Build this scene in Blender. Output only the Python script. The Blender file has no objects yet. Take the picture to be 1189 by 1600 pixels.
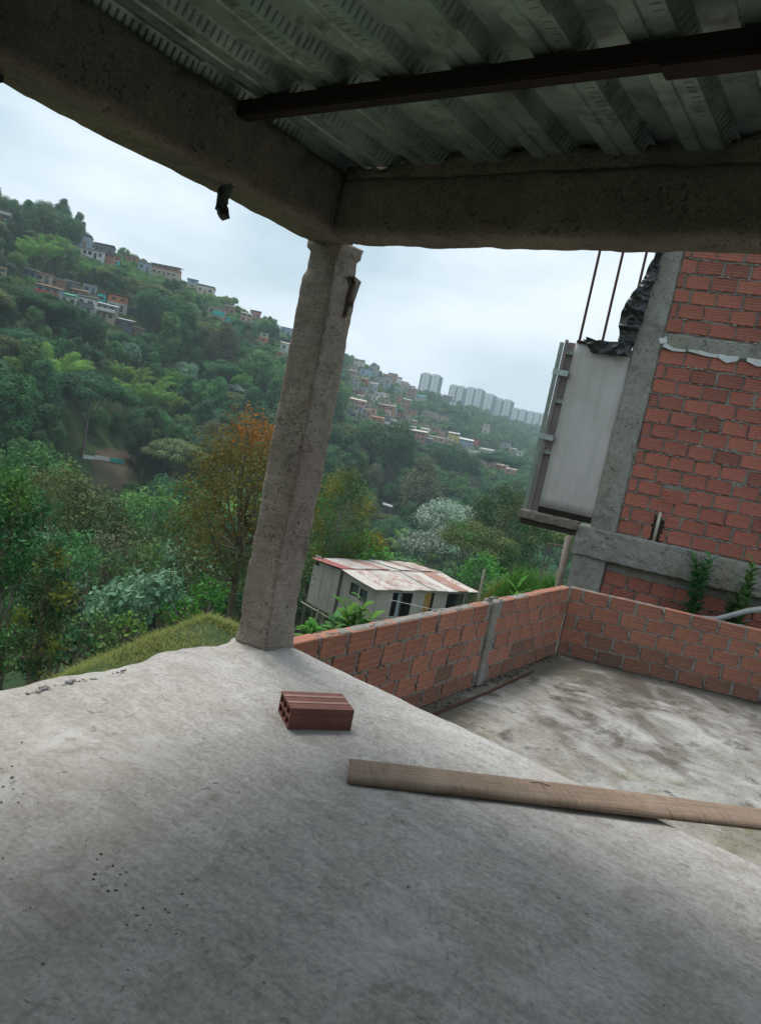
import bpy, bmesh, math, random
import numpy as np
from mathutils import Vector, Matrix
random.seed(7); rng = np.random.default_rng(7)
D = bpy.data; scene = bpy.context.scene
COL = scene.collection
rad = math.radians

# ------------------------------------------------------------------ camera
F_PX, PITCH, ROLL, YAW, CAM_H = 1110.0, rad(-6.6), rad(11.4), rad(34.5), 1.5
FW = np.array([-math.sin(YAW)*math.cos(PITCH), math.cos(YAW)*math.cos(PITCH), math.sin(PITCH)])
_r = np.array([math.cos(YAW), math.sin(YAW), 0.0]); _u = np.cross(_r, FW)
RT = _r*math.cos(ROLL)+_u*math.sin(ROLL); UP = -_r*math.sin(ROLL)+_u*math.cos(ROLL)
CAM = np.array([0, 0, CAM_H])
F0 = np.array([-math.sin(YAW), math.cos(YAW), 0]); R0 = np.array([math.cos(YAW), math.sin(YAW), 0])
cam = D.cameras.new('camera'); camo = D.objects.new('camera', cam); COL.objects.link(camo)
cam.sensor_fit = 'VERTICAL'; cam.sensor_height = 24.0; cam.lens = F_PX/1600*24.0
cam.clip_start = 0.05; cam.clip_end = 9000
m = Matrix.Identity(4)
for i in range(3):
    m[i][0] = RT[i]; m[i][1] = UP[i]; m[i][2] = -FW[i]; m[i][3] = CAM[i]
camo.matrix_world = m
scene.camera = camo

# ------------------------------------------------------------------ world: overcast sky
SUN_AZ, SUN_EL = rad(-40), rad(66)     # azimuth clockwise from the viewing direction
sd = F0*math.cos(SUN_AZ)+R0*math.sin(SUN_AZ)
sun_dir = np.array([sd[0]*math.cos(SUN_EL), sd[1]*math.cos(SUN_EL), math.sin(SUN_EL)])
world = D.worlds.new('World'); scene.world = world; world.use_nodes = True
nt = world.node_tree; nt.nodes.clear()
out = nt.nodes.new('ShaderNodeOutputWorld'); bg = nt.nodes.new('ShaderNodeBackground')
sky = nt.nodes.new('ShaderNodeTexSky'); sky.sky_type = 'NISHITA'; sky.sun_disc = False
sky.sun_elevation = SUN_EL; sky.sun_rotation = math.atan2(sun_dir[0], sun_dir[1])
sky.air_density = 1.5; sky.dust_density = 4.0
tc = nt.nodes.new('ShaderNodeTexCoord')
nz = nt.nodes.new('ShaderNodeTexNoise'); nz.inputs['Scale'].default_value = 2.2; nz.inputs['Detail'].default_value = 5; nz.inputs['Roughness'].default_value = .5
mp = nt.nodes.new('ShaderNodeMapping'); mp.inputs['Scale'].default_value = (1, 1, 2.6); mp.inputs['Location'].default_value = (.35, .1, .2)
nt.links.new(tc.outputs['Generated'], mp.inputs['Vector']); nt.links.new(mp.outputs['Vector'], nz.inputs['Vector'])
rp = nt.nodes.new('ShaderNodeValToRGB')
rp.color_ramp.elements[0].position = .40; rp.color_ramp.elements[0].color = (3.9, 5.0, 5.7, 1)
rp.color_ramp.elements[1].position = .62; rp.color_ramp.elements[1].color = (7.0, 7.6, 8.3, 1)
nt.links.new(nz.outputs['Fac'], rp.inputs['Fac'])
mx = nt.nodes.new('ShaderNodeMixRGB'); mx.blend_type = 'MIX'; mx.inputs['Fac'].default_value = .87
nt.links.new(sky.outputs['Color'], mx.inputs['Color1']); nt.links.new(rp.outputs['Color'], mx.inputs['Color2'])
nt.links.new(mx.outputs['Color'], bg.inputs['Color']); bg.inputs['Strength'].default_value = 0.1
nt.links.new(bg.outputs['Background'], out.inputs['Surface'])
# ------------------------------------------------------------------ sun (veiled by cloud)
sl = D.lights.new('sun', 'SUN'); sl.energy = 2.0; sl.angle = rad(20); sl.color = (1, .97, .93)
so = D.objects.new('sun', sl); COL.objects.link(so)
so.rotation_euler = Vector(-sun_dir).to_track_quat('-Z', 'Y').to_euler()
so.location = (0, 0, 60)
# ------------------------------------------------------------------ exposure and render
vs = scene.view_settings; vs.view_transform = 'Standard'; vs.look = 'None'; vs.exposure = 0.55; vs.gamma = 1.0
cy = scene.cycles; cy.max_bounces = 7; cy.diffuse_bounces = 4; cy.glossy_bounces = 2; cy.transmission_bounces = 3
cy.transparent_max_bounces = 6; cy.volume_bounces = 2; cy.use_denoising = True
try: cy.denoiser = 'OPENIMAGEDENOISE'
except Exception: pass
cy.sample_clamp_indirect = 4.0

# ================================================================== helpers
def ray(x, y): return RT*(x-594.5)/F_PX - UP*(y-800)/F_PX + FW
def azdir(a): return F0*math.cos(rad(a))+R0*math.sin(rad(a))
def ondepth(x, y, t): return CAM + ray(x, y)*t
def onz(x, y, z):
    d = ray(x, y); return CAM + d*((z-CAM_H)/d[2])
def proj(p):
    v = np.asarray(p, float)-CAM; w = v@FW
    return np.stack([594.5+F_PX*(v@RT)/w, 800-F_PX*(v@UP)/w, w], -1)

def hashn(ix, iy, iz, seed):
    h = (ix*374761393 + iy*668265263 + iz*2147483647 + seed*1274126177) & 0xffffffff
    h = ((h ^ (h >> 13))*1274126177) & 0xffffffff
    h = ((h ^ (h >> 15))*2246822519) & 0xffffffff
    return ((h ^ (h >> 16)) & 0xffffff)/float(0xffffff)
def vnoise(p, seed=0):
    p = np.asarray(p, float); i = np.floor(p).astype(np.int64); f = p-i; f = f*f*(3-2*f)
    r = 0
    for dx in (0, 1):
        for dy in (0, 1):
            for dz in (0, 1):
                w = (f[..., 0] if dx else 1-f[..., 0])*(f[..., 1] if dy else 1-f[..., 1])*(f[..., 2] if dz else 1-f[..., 2])
                r = r + w*hashn(i[..., 0]+dx, i[..., 1]+dy, i[..., 2]+dz, seed)
    return r*2-1
def fbm(p, octv=4, seed=0):
    p = np.asarray(p, float); r = 0; a = 1.0
    for o in range(octv):
        r = r + a*vnoise(p*2**o, seed+o*17); a *= .5
    return r

def mesh_np(name, V, Fq, mat=None, smooth=False):
    V = np.asarray(V, np.float32); Fq = np.asarray(Fq, np.int32); me = D.meshes.new(name)
    n, k = Fq.shape
    me.vertices.add(len(V)); me.vertices.foreach_set('co', V.ravel())
    me.loops.add(n*k); me.loops.foreach_set('vertex_index', Fq.ravel())
    me.polygons.add(n); me.polygons.foreach_set('loop_start', np.arange(0, n*k, k, dtype=np.int32))
    me.polygons.foreach_set('loop_total', np.full(n, k, np.int32))
    if smooth: me.polygons.foreach_set('use_smooth', np.ones(n, bool))
    if mat: me.materials.append(mat)
    me.update(calc_edges=True)
    return me

class MB:
    def __init__(s): s.v = []; s.f = []
    def poly(s, pts):
        b = len(s.v); s.v += [tuple(map(float, p)) for p in pts]; s.f.append(tuple(range(b, b+len(pts))))
    def box(s, lo, hi, M=None):
        x0, y0, z0 = lo; x1, y1, z1 = hi
        p = [(x0,y0,z0),(x1,y0,z0),(x1,y1,z0),(x0,y1,z0),(x0,y0,z1),(x1,y0,z1),(x1,y1,z1),(x0,y1,z1)]
        if M is not None: p = [tuple(M @ Vector(q)) for q in p]
        b = len(s.v); s.v += p
        s.f += [tuple(b+i for i in q) for q in ((0,3,2,1),(4,5,6,7),(0,1,5,4),(1,2,6,5),(2,3,7,6),(3,0,4,7))]
        return s
    def tube(s, path, radii, n=6, cap=True):
        path = [Vector(p) for p in path]; b0 = len(s.v)
        if not hasattr(radii, '__len__'): radii = [radii]*len(path)
        for i, p in enumerate(path):
            d = (path[min(i+1, len(path)-1)]-path[max(i-1, 0)]).normalized()
            a = d.orthogonal().normalized() if abs(d.z) > .98 else d.cross(Vector((0,0,1))).normalized()
            c = d.cross(a)
            for k in range(n):
                t = 2*math.pi*k/n; s.v.append(tuple(p+(a*math.cos(t)+c*math.sin(t))*radii[i]))
        for i in range(len(path)-1):
            for k in range(n):
                a0 = b0+i*n+k; a1 = b0+i*n+(k+1) % n
                s.f.append((a0, a1, a1+n, a0+n))
        if cap:
            s.f.append(tuple(b0+k for k in range(n))[::-1]); e = b0+(len(path)-1)*n; s.f.append(tuple(e+k for k in range(n)))
        return s
    def mesh(s, name, mat=None, smooth=False):
        me = D.meshes.new(name); me.from_pydata(s.v, [], s.f); me.update()
        bm = bmesh.new(); bm.from_mesh(me); bmesh.ops.recalc_face_normals(bm, faces=bm.faces); bm.to_mesh(me); bm.free()
        if mat: me.materials.append(mat)
        if smooth:
            for p in me.polygons: p.use_smooth = True
        return me

def obj(name, me, parent=None, loc=None, rot=None, scale=None):
    o = D.objects.new(name, me); COL.objects.link(o)
    if parent: o.parent = parent
    if loc is not None: o.location = loc
    if rot is not None: o.rotation_euler = rot
    if scale is not None: o.scale = scale
    return o
def tag(o, label, cat, group=None):
    o['label'] = label; o['category'] = cat
    if group: o['group'] = group
    return o
def thing(name, label, cat, loc=(0,0,0), rotz=0, group=None):
    return tag(obj(name, None, None, tuple(loc), (0, 0, rotz)), label, cat, group)
def struct(o): o['kind'] = 'structure'; return o
def stuff(o): o['kind'] = 'stuff'; return o

# rough box: a box whose faces are subdivided and broken up by noise (real relief)
def rough_mesh(name, lo, hi, res, amp, freq, mat, seed=0, taper=None, edge=0.0, big=0.0):
    lo = np.array(lo, float); hi = np.array(hi, float); n = np.maximum(1, np.round((hi-lo)/res).astype(int))
    V = []; Fq = []; off = 0
    for ax in range(3):
        a, b = [(1,2),(2,0),(0,1)][ax]
        for side in (0, 1):
            ga, gb = np.meshgrid(np.linspace(0,1,n[a]+1), np.linspace(0,1,n[b]+1), indexing='ij')
            P = np.zeros(ga.shape+(3,)); P[..., a] = lo[a]+ga*(hi[a]-lo[a]); P[..., b] = lo[b]+gb*(hi[b]-lo[b]); P[..., ax] = hi[ax] if side else lo[ax]
            idx = np.arange(ga.size).reshape(ga.shape)+off
            q = np.stack([idx[:-1,:-1], idx[1:,:-1], idx[1:,1:], idx[:-1,1:]], -1).reshape(-1, 4)
            Fq.append(q if side else q[:, ::-1]); V.append(P.reshape(-1, 3)); off += ga.size
    V = np.concatenate(V); Fq = np.concatenate(Fq)
    c = (lo+hi)/2; W = V.copy()
    for k in range(3):
        W[:, k] += amp*fbm(V*freq+k*31.7, 4, seed+k*7)
        if big: W[:, k] += big*fbm(V*freq*.16+k*11.3, 2, seed+k*5+3)
    if edge:   # knock back the arrises
        dl = np.minimum(V-lo, hi-V); near = np.sort(dl, 1)[:, 1]
        t = np.clip(1-near/(edge*1.6), 0, 1)*(.6+.8*np.abs(fbm(V*freq*.6, 3, seed+50)))
        d = (c-V); d = np.sign(d)*(dl < edge*1.5)
        W += d*(t*edge*.5)[:, None]
    if taper: W = taper(W)
    me = mesh_np(name, W, Fq, mat, smooth=True)
    bm = bmesh.new(); bm.from_mesh(me); bmesh.ops.remove_doubles(bm, verts=bm.verts, dist=1e-4); bm.to_mesh(me); bm.free()
    for p in me.polygons: p.use_smooth = True
    return me

# ------------------------------------------------------------------ materials
class NT:
    def __init__(s, name):
        s.m = D.materials.new(name); s.m.use_nodes = True; s.t = s.m.node_tree; s.t.nodes.clear()
        s.out = s.t.nodes.new('ShaderNodeOutputMaterial')
    def n(s, kind, **kw):
        nd = s.t.nodes.new('ShaderNode'+kind)
        for k, v in kw.items():
            if k in nd.inputs: nd.inputs[k].default_value = v
            else: setattr(nd, k, v)
        return nd
    def l(s, a, b): s.t.links.new(a, b); return s
    def coord(s, kind='Object', scale=(1,1,1), rot=(0,0,0)):
        c = s.n('TexCoord'); m_ = s.n('Mapping'); m_.inputs['Scale'].default_value = scale; m_.inputs['Rotation'].default_value = rot
        s.l(c.outputs[kind], m_.inputs['Vector']); return m_.outputs['Vector']
    def noise(s, vec, scale, detail=4, rough=.55, dist=0.0):
        n_ = s.n('TexNoise'); n_.inputs['Scale'].default_value = scale; n_.inputs['Detail'].default_value = detail
        n_.inputs['Roughness'].default_value = rough; n_.inputs['Distortion'].default_value = dist
        if vec is not None: s.l(vec, n_.inputs['Vector'])
        return n_.outputs['Fac']
    def ramp(s, fac, stops):
        r = s.n('ValToRGB'); cr = r.color_ramp
        while len(cr.elements) < len(stops): cr.elements.new(.5)
        for e, (p, c) in zip(cr.elements, stops):
            e.position = p; e.color = (c, c, c, 1) if not hasattr(c, '__len__') else (*c, 1)
        s.l(fac, r.inputs['Fac']); return r.outputs['Color']
    def mix(s, fac, a, b, mode='MIX'):
        r = s.n('MixRGB'); r.blend_type = mode
        for k, v in (('Fac', fac), ('Color1', a), ('Color2', b)):
            if hasattr(v, 'is_linked'): s.l(v, r.inputs[k])
            elif k == 'Fac': r.inputs[k].default_value = v
            else: r.inputs[k].default_value = (*v, 1)
        return r.outputs['Color']
    def math(s, op, a, b=0.0):
        r = s.n('Math'); r.operation = op
        for i, v in enumerate((a, b)):
            if hasattr(v, 'is_linked'): s.l(v, r.inputs[i])
            else: r.inputs[i].default_value = v
        return r.outputs[0]
    def bump(s, h, strength=.4, dist=.01):
        b = s.n('Bump'); b.inputs['Strength'].default_value = strength; b.inputs['Distance'].default_value = dist
        s.l(h, b.inputs['Height']); return b.outputs['Normal']
    def bsdf(s, color, rough=.8, metal=0.0, normal=None, spec=.3):
        p = s.n('BsdfPrincipled')
        for k, v in (('Base Color', color), ('Roughness', rough), ('Metallic', metal), ('Specular IOR Level', spec)):
            if hasattr(v, 'is_linked'): s.l(v, p.inputs[k])
            elif hasattr(v, '__len__'): p.inputs[k].default_value = (*v, 1)
            else: p.inputs[k].default_value = v
        if normal is not None: s.l(normal, p.inputs['Normal'])
        s.l(p.outputs[0], s.out.inputs['Surface']); s.p = p; return s.m

def mat_concrete(name, c1, c2, c3, scale=1.0, bump=.5, fine_f=.34, lines=(), stain=None, stain_fac=.5, pits=True, streak=None, dist=.01, pit=(.06,.17,.55), damp=()):
    pt = pit
    t = NT(name); v = t.coord()
    big = t.noise(v, 1.3*scale, 5, .6, .4); mid = t.noise(v, 7*scale, 6, .65); fine = t.noise(v, 60*scale, 4, .7)
    c = t.mix(t.ramp(big, [(.35, 0), (.65, 1)]), c1, c2)
    c = t.mix(t.math('MULTIPLY', t.ramp(mid, [(.45, 0), (.75, 1)]), .6), c, c3)
    c = t.mix(fine_f, c, t.ramp(fine, [(.3, .05), (.7, .9)]), 'OVERLAY')
    if streak:
        sv = t.coord(scale=streak[0], rot=streak[1]); s_ = t.noise(sv, 2.0, 7, .68, 1.2)
        c = t.mix(t.math('MULTIPLY', t.ramp(s_, [(.5, 0), (.72, 1)]), streak[3]), c, streak[2])
    lh = None
    for (lsc, lrot, lf) in lines:      # fine directional trowel / form marks
        ln = t.noise(t.coord(scale=lsc, rot=lrot), 3.0, 6, .7, .5); c = t.mix(lf, c, t.ramp(ln, [(.34, .12), (.66, .88)]), 'OVERLAY'); lh = ln
    if stain:
        for col, sc, lo, hi in stain:
            c = t.mix(t.math('MULTIPLY', t.ramp(t.noise(v, sc, 6, .7, .6), [(lo, 0), (hi, 1)]), stain_fac), c, col)
    for (x0, y0, nx, ny, wd, col, am) in damp:
        sx = t.n('SeparateXYZ'); t.l(t.coord(), sx.inputs[0])
        d_ = t.math('ADD', t.math('MULTIPLY', t.math('SUBTRACT', sx.outputs[0], x0), nx), t.math('MULTIPLY', t.math('SUBTRACT', sx.outputs[1], y0), ny))
        d_ = t.math('ADD', t.math('DIVIDE', d_, wd), t.math('MULTIPLY', t.math('SUBTRACT', t.noise(v, 1.1, 7, .68, .8), .5), 3.4))
        c = t.mix(t.math('MULTIPLY', t.ramp(d_, [(.25, 1), (.85, 0)]), am), c, col)
    h = t.math('ADD', t.math('MULTIPLY', mid, .8), t.math('MULTIPLY', fine, .5))
    if lh is not None: h = t.math('ADD', h, t.math('MULTIPLY', lh, .35))
    if pits:
        pit = t.ramp(t.noise(v, 30*scale, 3, .55, .5), [(.30+pt[0]*.3, 0), (.34+pt[1]*.3, 1)])
        sel = t.ramp(t.noise(v, 4.5*scale, 3), [(.42, 1), (.60, 0)])
        pit = t.mix(1.0, pit, sel, 'LIGHTEN')
        c = t.mix(1.0, c, t.ramp(pit, [(0, pt[2]), (1, 1.0)]), 'MULTIPLY')
        h = t.math('ADD', h, t.math('MULTIPLY', pit, .6))
    return t.bsdf(c, .88, normal=t.bump(h, bump, dist), spec=.2)

def mat_brick(name, c1, c2, c3, stripes=7.5, dirt=.35, sfac=.4):
    t = NT(name); v = t.coord()
    oi = t.n('ObjectInfo').outputs['Random']
    c = t.mix(oi, c1, c2)
    c = t.mix(t.ramp(t.math('FRACT', t.math('MULTIPLY', oi, 7.31)), [(.80, 0), (.97, .8)]), c, c3)
    big = t.noise(v, 9, 5, .6); fine = t.noise(v, 70, 4, .7)
    w = t.n('TexWave', wave_type='BANDS', bands_direction='Z'); w.inputs['Scale'].default_value = stripes; w.inputs['Distortion'].default_value = .6
    w.inputs['Detail'].default_value = 2; t.l(v, w.inputs['Vector'])
    st = t.ramp(w.outputs['Fac'], [(.72, 0), (.97, 1)])
    c = t.mix(t.math('MULTIPLY', st, sfac), c, (.50, .27, .19))
    c = t.mix(t.math('MULTIPLY', t.ramp(big, [(.42, 0), (.75, 1)]), dirt), c, (.13, .095, .075))
    wv = t.n('TexCoord').outputs['Object']; c = t.mix(t.math('MULTIPLY', t.ramp(t.noise(t.coord(scale=(1, 1, 2.5)), 4.5, 6, .7, .8), [(.50, 0), (.72, 1)]), .4), c, (.46, .30, .24))
    c = t.mix(.2, c, t.ramp(fine, [(.3, .1), (.7, .85)]), 'OVERLAY')
    h = t.math('ADD', t.math('MULTIPLY', w.outputs['Fac'], .6), t.math('MULTIPLY', fine, .5))
    return t.bsdf(c, .85, normal=t.bump(h, .5, .004), spec=.2)

def mat_plain(name, c, rough=.7, metal=0.0, var=.25, scale=6, c2=None, bump=.15, spec=.3):
    t = NT(name); v = t.coord()
    n_ = t.noise(v, scale, 5, .65); col = t.mix(t.ramp(n_, [(.35, 0), (.7, 1)]), c, c2 or tuple(x*(1-var) for x in c))
    return t.bsdf(col, rough, metal, t.bump(t.noise(v, scale*8, 4, .7), bump, .005), spec)

def mat_leaf(name, c1, c2, c3=None, trans=.3, rough=.55, hue=.06):
    t = NT(name)
    a = t.n('Attribute', attribute_name='v').outputs['Fac']; oi = t.n('ObjectInfo').outputs['Random']
    c = t.mix(a, c1, c2)
    if c3: c = t.mix(t.math('MULTIPLY', t.ramp(t.noise(t.coord(), 1.1, 3), [(.45, 0), (.62, 1)]), 1.0), c, c3)
    hs = t.n('HueSaturation', Saturation=1.03); t.l(c, hs.inputs['Color'])
    t.l(t.math('ADD', .5-hue*.5, t.math('MULTIPLY', oi, hue)), hs.inputs['Hue'])
    t.l(t.math('ADD', 1.08, t.math('MULTIPLY', t.math('FRACT', t.math('MULTIPLY', oi, 5.7)), .95)), hs.inputs['Value'])
    t.bsdf(hs.outputs['Color'], .7, spec=.06)
    tr = t.n('BsdfTranslucent'); t.l(hs.outputs['Color'], tr.inputs['Color'])
    ms = t.n('MixShader'); ms.inputs[0].default_value = trans
    t.l(t.p.outputs[0], ms.inputs[1]); t.l(tr.outputs[0], ms.inputs[2]); t.l(ms.outputs[0], t.out.inputs['Surface'])
    return t.m

# ================================================================== terrain
AZ_N = [-180, -31, -22, -12, -5, 0, 12, 25, 180]
RN = [0, 3, 7, 12, 20, 36, 70]
ZN = np.array([[-1.6,-1.6,-2.2,-4.5,-8,-15,-26],[-1.6,-1.6,-2.2,-4.5,-8,-15,-26],[-1,-1.0,-1.35,-3.6,-7,-14,-25],[-.7,-.6,-.62,-2.6,-5.5,-12,-24],
  [-.8,-.7,-.85,-2.4,-5,-10.5,-22],[-1.2,-1.2,-1.3,-2.4,-5,-9.6,-20],[-1.4,-1.4,-1.45,-2.2,-4.5,-9,-18],[-1.4,-1.4,-1.45,-2,-4,-8,-16],[-1.4,-1.4,-1.45,-2,-4,-8,-16]])
AZ_F = [-180,-60,-31,-26,-22,-18.5,-15.8,-12.5,-9.4,-4.6,.6,5,11,25,60,180]
RR   = [270,270,270,285,300,320,340,380,430,560,750,900,1050,1150,1150,1150]
EL   = [8.6,8.6,8.6,8.35,8.2,7.55,7.15,6.5,5.8,4.75,3.3,2.85,2.0,1.2,1.2,1.2]
AZ_V = [-180,-31,-22,-5,5,20,180]; RV = [92,92,98,120,150,180,180]; ZV = [-32,-32,-33,-35,-37,-38,-38]
def tz(x, y):
    x = np.atleast_1d(np.asarray(x, float)); y = np.atleast_1d(np.asarray(y, float))
    f = x*F0[0]+y*F0[1]; r_ = x*R0[0]+y*R0[1]; r = np.hypot(f, r_)+1e-6; az = np.degrees(np.arctan2(r_, f))
    rv = np.interp(az, AZ_V, RV); zv = np.interp(az, AZ_V, ZV)
    rr = np.interp(az, AZ_F, RR); zr = CAM_H+rr*np.tan(np.radians(np.interp(az, AZ_F, EL)))
    kz = [np.interp(az, AZ_N, ZN[:, k]) for k in range(7)]
    z = kz[0]
    R_ = list(RN)
    for k in range(6):
        t = np.clip((r-R_[k])/(R_[k+1]-R_[k]), 0, 1); z = np.where(r >= R_[k], kz[k]+(kz[k+1]-kz[k])*t, z)
    t = np.clip((r-70)/(rv-70), 0, 1); z = np.where(r >= 70, kz[6]+(zv-kz[6])*t*(2-t), z)
    t = np.clip((r-rv)/(rr-rv), 0, 1); prof = t + .12*np.sin(np.pi*t)*t
    z = np.where(r >= rv, zv+(zr-zv)*prof/1.0, z)
    z = np.where(r >= rr, zr-(r-rr)*.06, z)
    P = np.stack([x, y, x*0], -1)
    ramp = np.clip((r-60)/120, 0, 1)*np.clip((rr*1.0-r)/80+.15, .15, 1)
    z = z + ramp*3.5*fbm(P/55., 3, 3)
    z = z + np.clip((r-3)/6, 0, 1)*np.clip((60-r)/30, 0, 1)*.10*fbm(P/1.6, 3, 5)
    return z
def ground(x, y): return float(tz(x, y)[0])
def hit(px, py, t0=4.0, tmax=2500):
    d = ray(px, py); ts = t0*(tmax/t0)**np.linspace(0, 1, 700); P = CAM+d*ts[:, None]
    below = P[:, 2] < tz(P[:, 0], P[:, 1])
    k = int(np.argmax(below))
    if not below.any(): return None
    a, b = ts[max(k-1, 0)], ts[k]
    for _ in range(12):
        c = (a+b)/2; q = CAM+d*c
        if q[2] < ground(q[0], q[1]): b = c
        else: a = c
    return CAM+d*b, b

t = NT('terrain_cover'); v = t.coord('Object')
c = t.mix(t.ramp(t.noise(v, .05, 5, .6), [(.4, 0), (.62, 1)]), (.028, .058, .022), (.060, .105, .034))
c = t.mix(t.ramp(t.noise(v, .6, 5, .7), [(.45, 0), (.72, .8)]), c, (.075, .065, .04))
M_GROUND = t.bsdf(c, .95, normal=t.bump(t.noise(v, 3, 5, .7), .6, .15), spec=.1)
azs = np.concatenate([np.linspace(-180, -40, 36, endpoint=False), np.linspace(-40, 30, 240, endpoint=False), np.linspace(30, 180, 38, endpoint=False)])
rs = np.concatenate([[0.01], np.linspace(1.5, 14, 50), np.geomspace(14.5, 1300, 170), np.geomspace(1340, 1480, 4)])
A, Rg = np.meshgrid(np.radians(azs), rs, indexing='ij')
X = Rg*(np.cos(A)*F0[0]+np.sin(A)*R0[0]); Y = Rg*(np.cos(A)*F0[1]+np.sin(A)*R0[1])
Z = tz(X.ravel(), Y.ravel())
idx = np.arange(A.size).reshape(A.shape); idn = np.roll(idx, -1, 0)
Fq = np.stack([idx[:, :-1], idx[:, 1:], idn[:, 1:], idn[:, :-1]], -1).reshape(-1, 4)[:, ::-1]
struct(obj('hillside_terrain', mesh_np('hillside_terrain', np.stack([X.ravel(), Y.ravel(), Z], -1), Fq, M_GROUND, True)))

# ================================================================== our own building: slab, terrace, column, beams, roof
M_SLAB = mat_concrete('slab_concrete', (.385,.363,.336), (.48,.458,.43), (.33,.305,.275), .8, .65, .30, (((1.6, 9, 3), (0, 0, rad(-3)), .15), ((9, 20, 9), (0, 0, rad(10)), .08)),
    stain=[((.29,.245,.195), .55, .46, .66), ((.62,.615,.60), 1.9, .52, .72), ((.19,.16,.13), 3.6, .57, .70), ((.60,.585,.56), 7, .55, .70), ((.20,.175,.15), 11, .58, .68), ((.20,.175,.15), 26, .60, .68)], stain_fac=.5, pit=(-.08,.02,.6),
    streak=((.55, 4.2, 1), (0, 0, rad(-3)), (.26,.235,.205), .5))
M_TERR = mat_concrete('terrace_concrete', (.31,.295,.265), (.19,.175,.15), (.42,.41,.39), .8, .5,
    stain=[((.15,.14,.06), .62, .56, .68), ((.085,.07,.055), .75, .47, .60), ((.44,.43,.41), 1.25, .48, .66), ((.07,.06,.05), 2.6, .56, .66)], stain_fac=.85,
    streak=((.5, 3.5, 1), (0, 0, rad(-20)), (.12,.105,.085), .6), damp=((-3.085, 9.235, math.sin(rad(25)), -math.cos(rad(25)), 1.3, (.085,.072,.055), .85), (-3.05, 6, 1, 0, .55, (.13,.115,.085), .8), (-.6, 5.4, -.3, 1, 1.0, (.19,.175,.095), .35)))
M_COLUMN = mat_concrete('column_concrete', (.31,.255,.212), (.40,.34,.285), (.22,.18,.148), 1.6, .9, .34, (((1.5, 1.5, 26), (0, 0, 0), .2),), stain=[((.085,.068,.055), 4.0, .57, .70), ((.36,.32,.28), 2.0, .56, .7)], stain_fac=.6, dist=.025, pit=(.08,.22,.42))
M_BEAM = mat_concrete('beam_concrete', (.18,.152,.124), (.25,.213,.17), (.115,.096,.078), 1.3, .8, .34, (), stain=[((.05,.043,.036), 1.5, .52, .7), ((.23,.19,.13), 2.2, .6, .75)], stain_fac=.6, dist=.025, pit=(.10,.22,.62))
M_MORTAR = mat_concrete('mortar', (.25,.235,.205), (.33,.31,.275), (.14,.125,.105), 3, .9, .34, (), pits=False, dist=.02)

# upper slab with a ragged left edge and a slightly wavy front edge
def slab_warp(W):
    W = W.copy(); x, y = W[:, 0].copy(), W[:, 1].copy()
    k = np.clip((x+2.2)/-.9, 0, 1); P = np.stack([y*1.3, y*0+4, y*0], -1)
    W[:, 0] += k*(.06*fbm(P, 3, 9)+.03*fbm(P*4, 3, 10) + .06*np.clip((2.2-y)/1.2, -1, 1))
    k2 = np.clip((y-2.4)/1.0, 0, 1); P = np.stack([x*1.1, x*0+9, x*0], -1)
    W[:, 1] += k2*(.012*fbm(P*2, 3, 11) - .05*np.clip((x+2.8)/2.8, 0, 1.5))
    P = np.stack([x*.9, y*.9, x*0], -1); W[:, 2] += (W[:, 2] > -.05)*(.008*fbm(P, 3, 12) - k*.035*np.clip((-2.85-x)/.3, 0, 1))
    return W
struct(obj('floor_slab', rough_mesh('floor_slab', (-3.12,-3.6,-.17), (3.6,3.47,0), .045, .0022, 9, M_SLAB, 1, taper=slab_warp, edge=.008)))
# lower terrace
struct(obj('terrace_floor', rough_mesh('terrace_floor', (-3.13,3.30,-1.12), (3.4,11.4,-1.0), .09, .004, 3, M_TERR, 4)))
# retaining wall under the slab front (seen only from the terrace side)
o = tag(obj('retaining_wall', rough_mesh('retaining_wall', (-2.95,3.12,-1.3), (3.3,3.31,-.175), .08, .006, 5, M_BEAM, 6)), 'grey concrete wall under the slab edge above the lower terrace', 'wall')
# room walls behind the photographer (brick, plastered)
M_PLASTER = mat_concrete('grey_plaster', (.30,.29,.27), (.36,.35,.33), (.24,.23,.21), 1, .4)
for lo, hi, lab in (((-3.1,-3.6,-.02),(3.5,-3.45,2.82),'plain grey plastered wall closing the room at the back'), ((3.35,-3.44,-.02),(3.5,2.6,2.82),'plain grey plastered side wall of the roofed room')):
    tag(obj('room_wall', rough_mesh('room_wall', lo, hi, .3, .004, 3, M_PLASTER, 8)), lab, 'wall')

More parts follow.
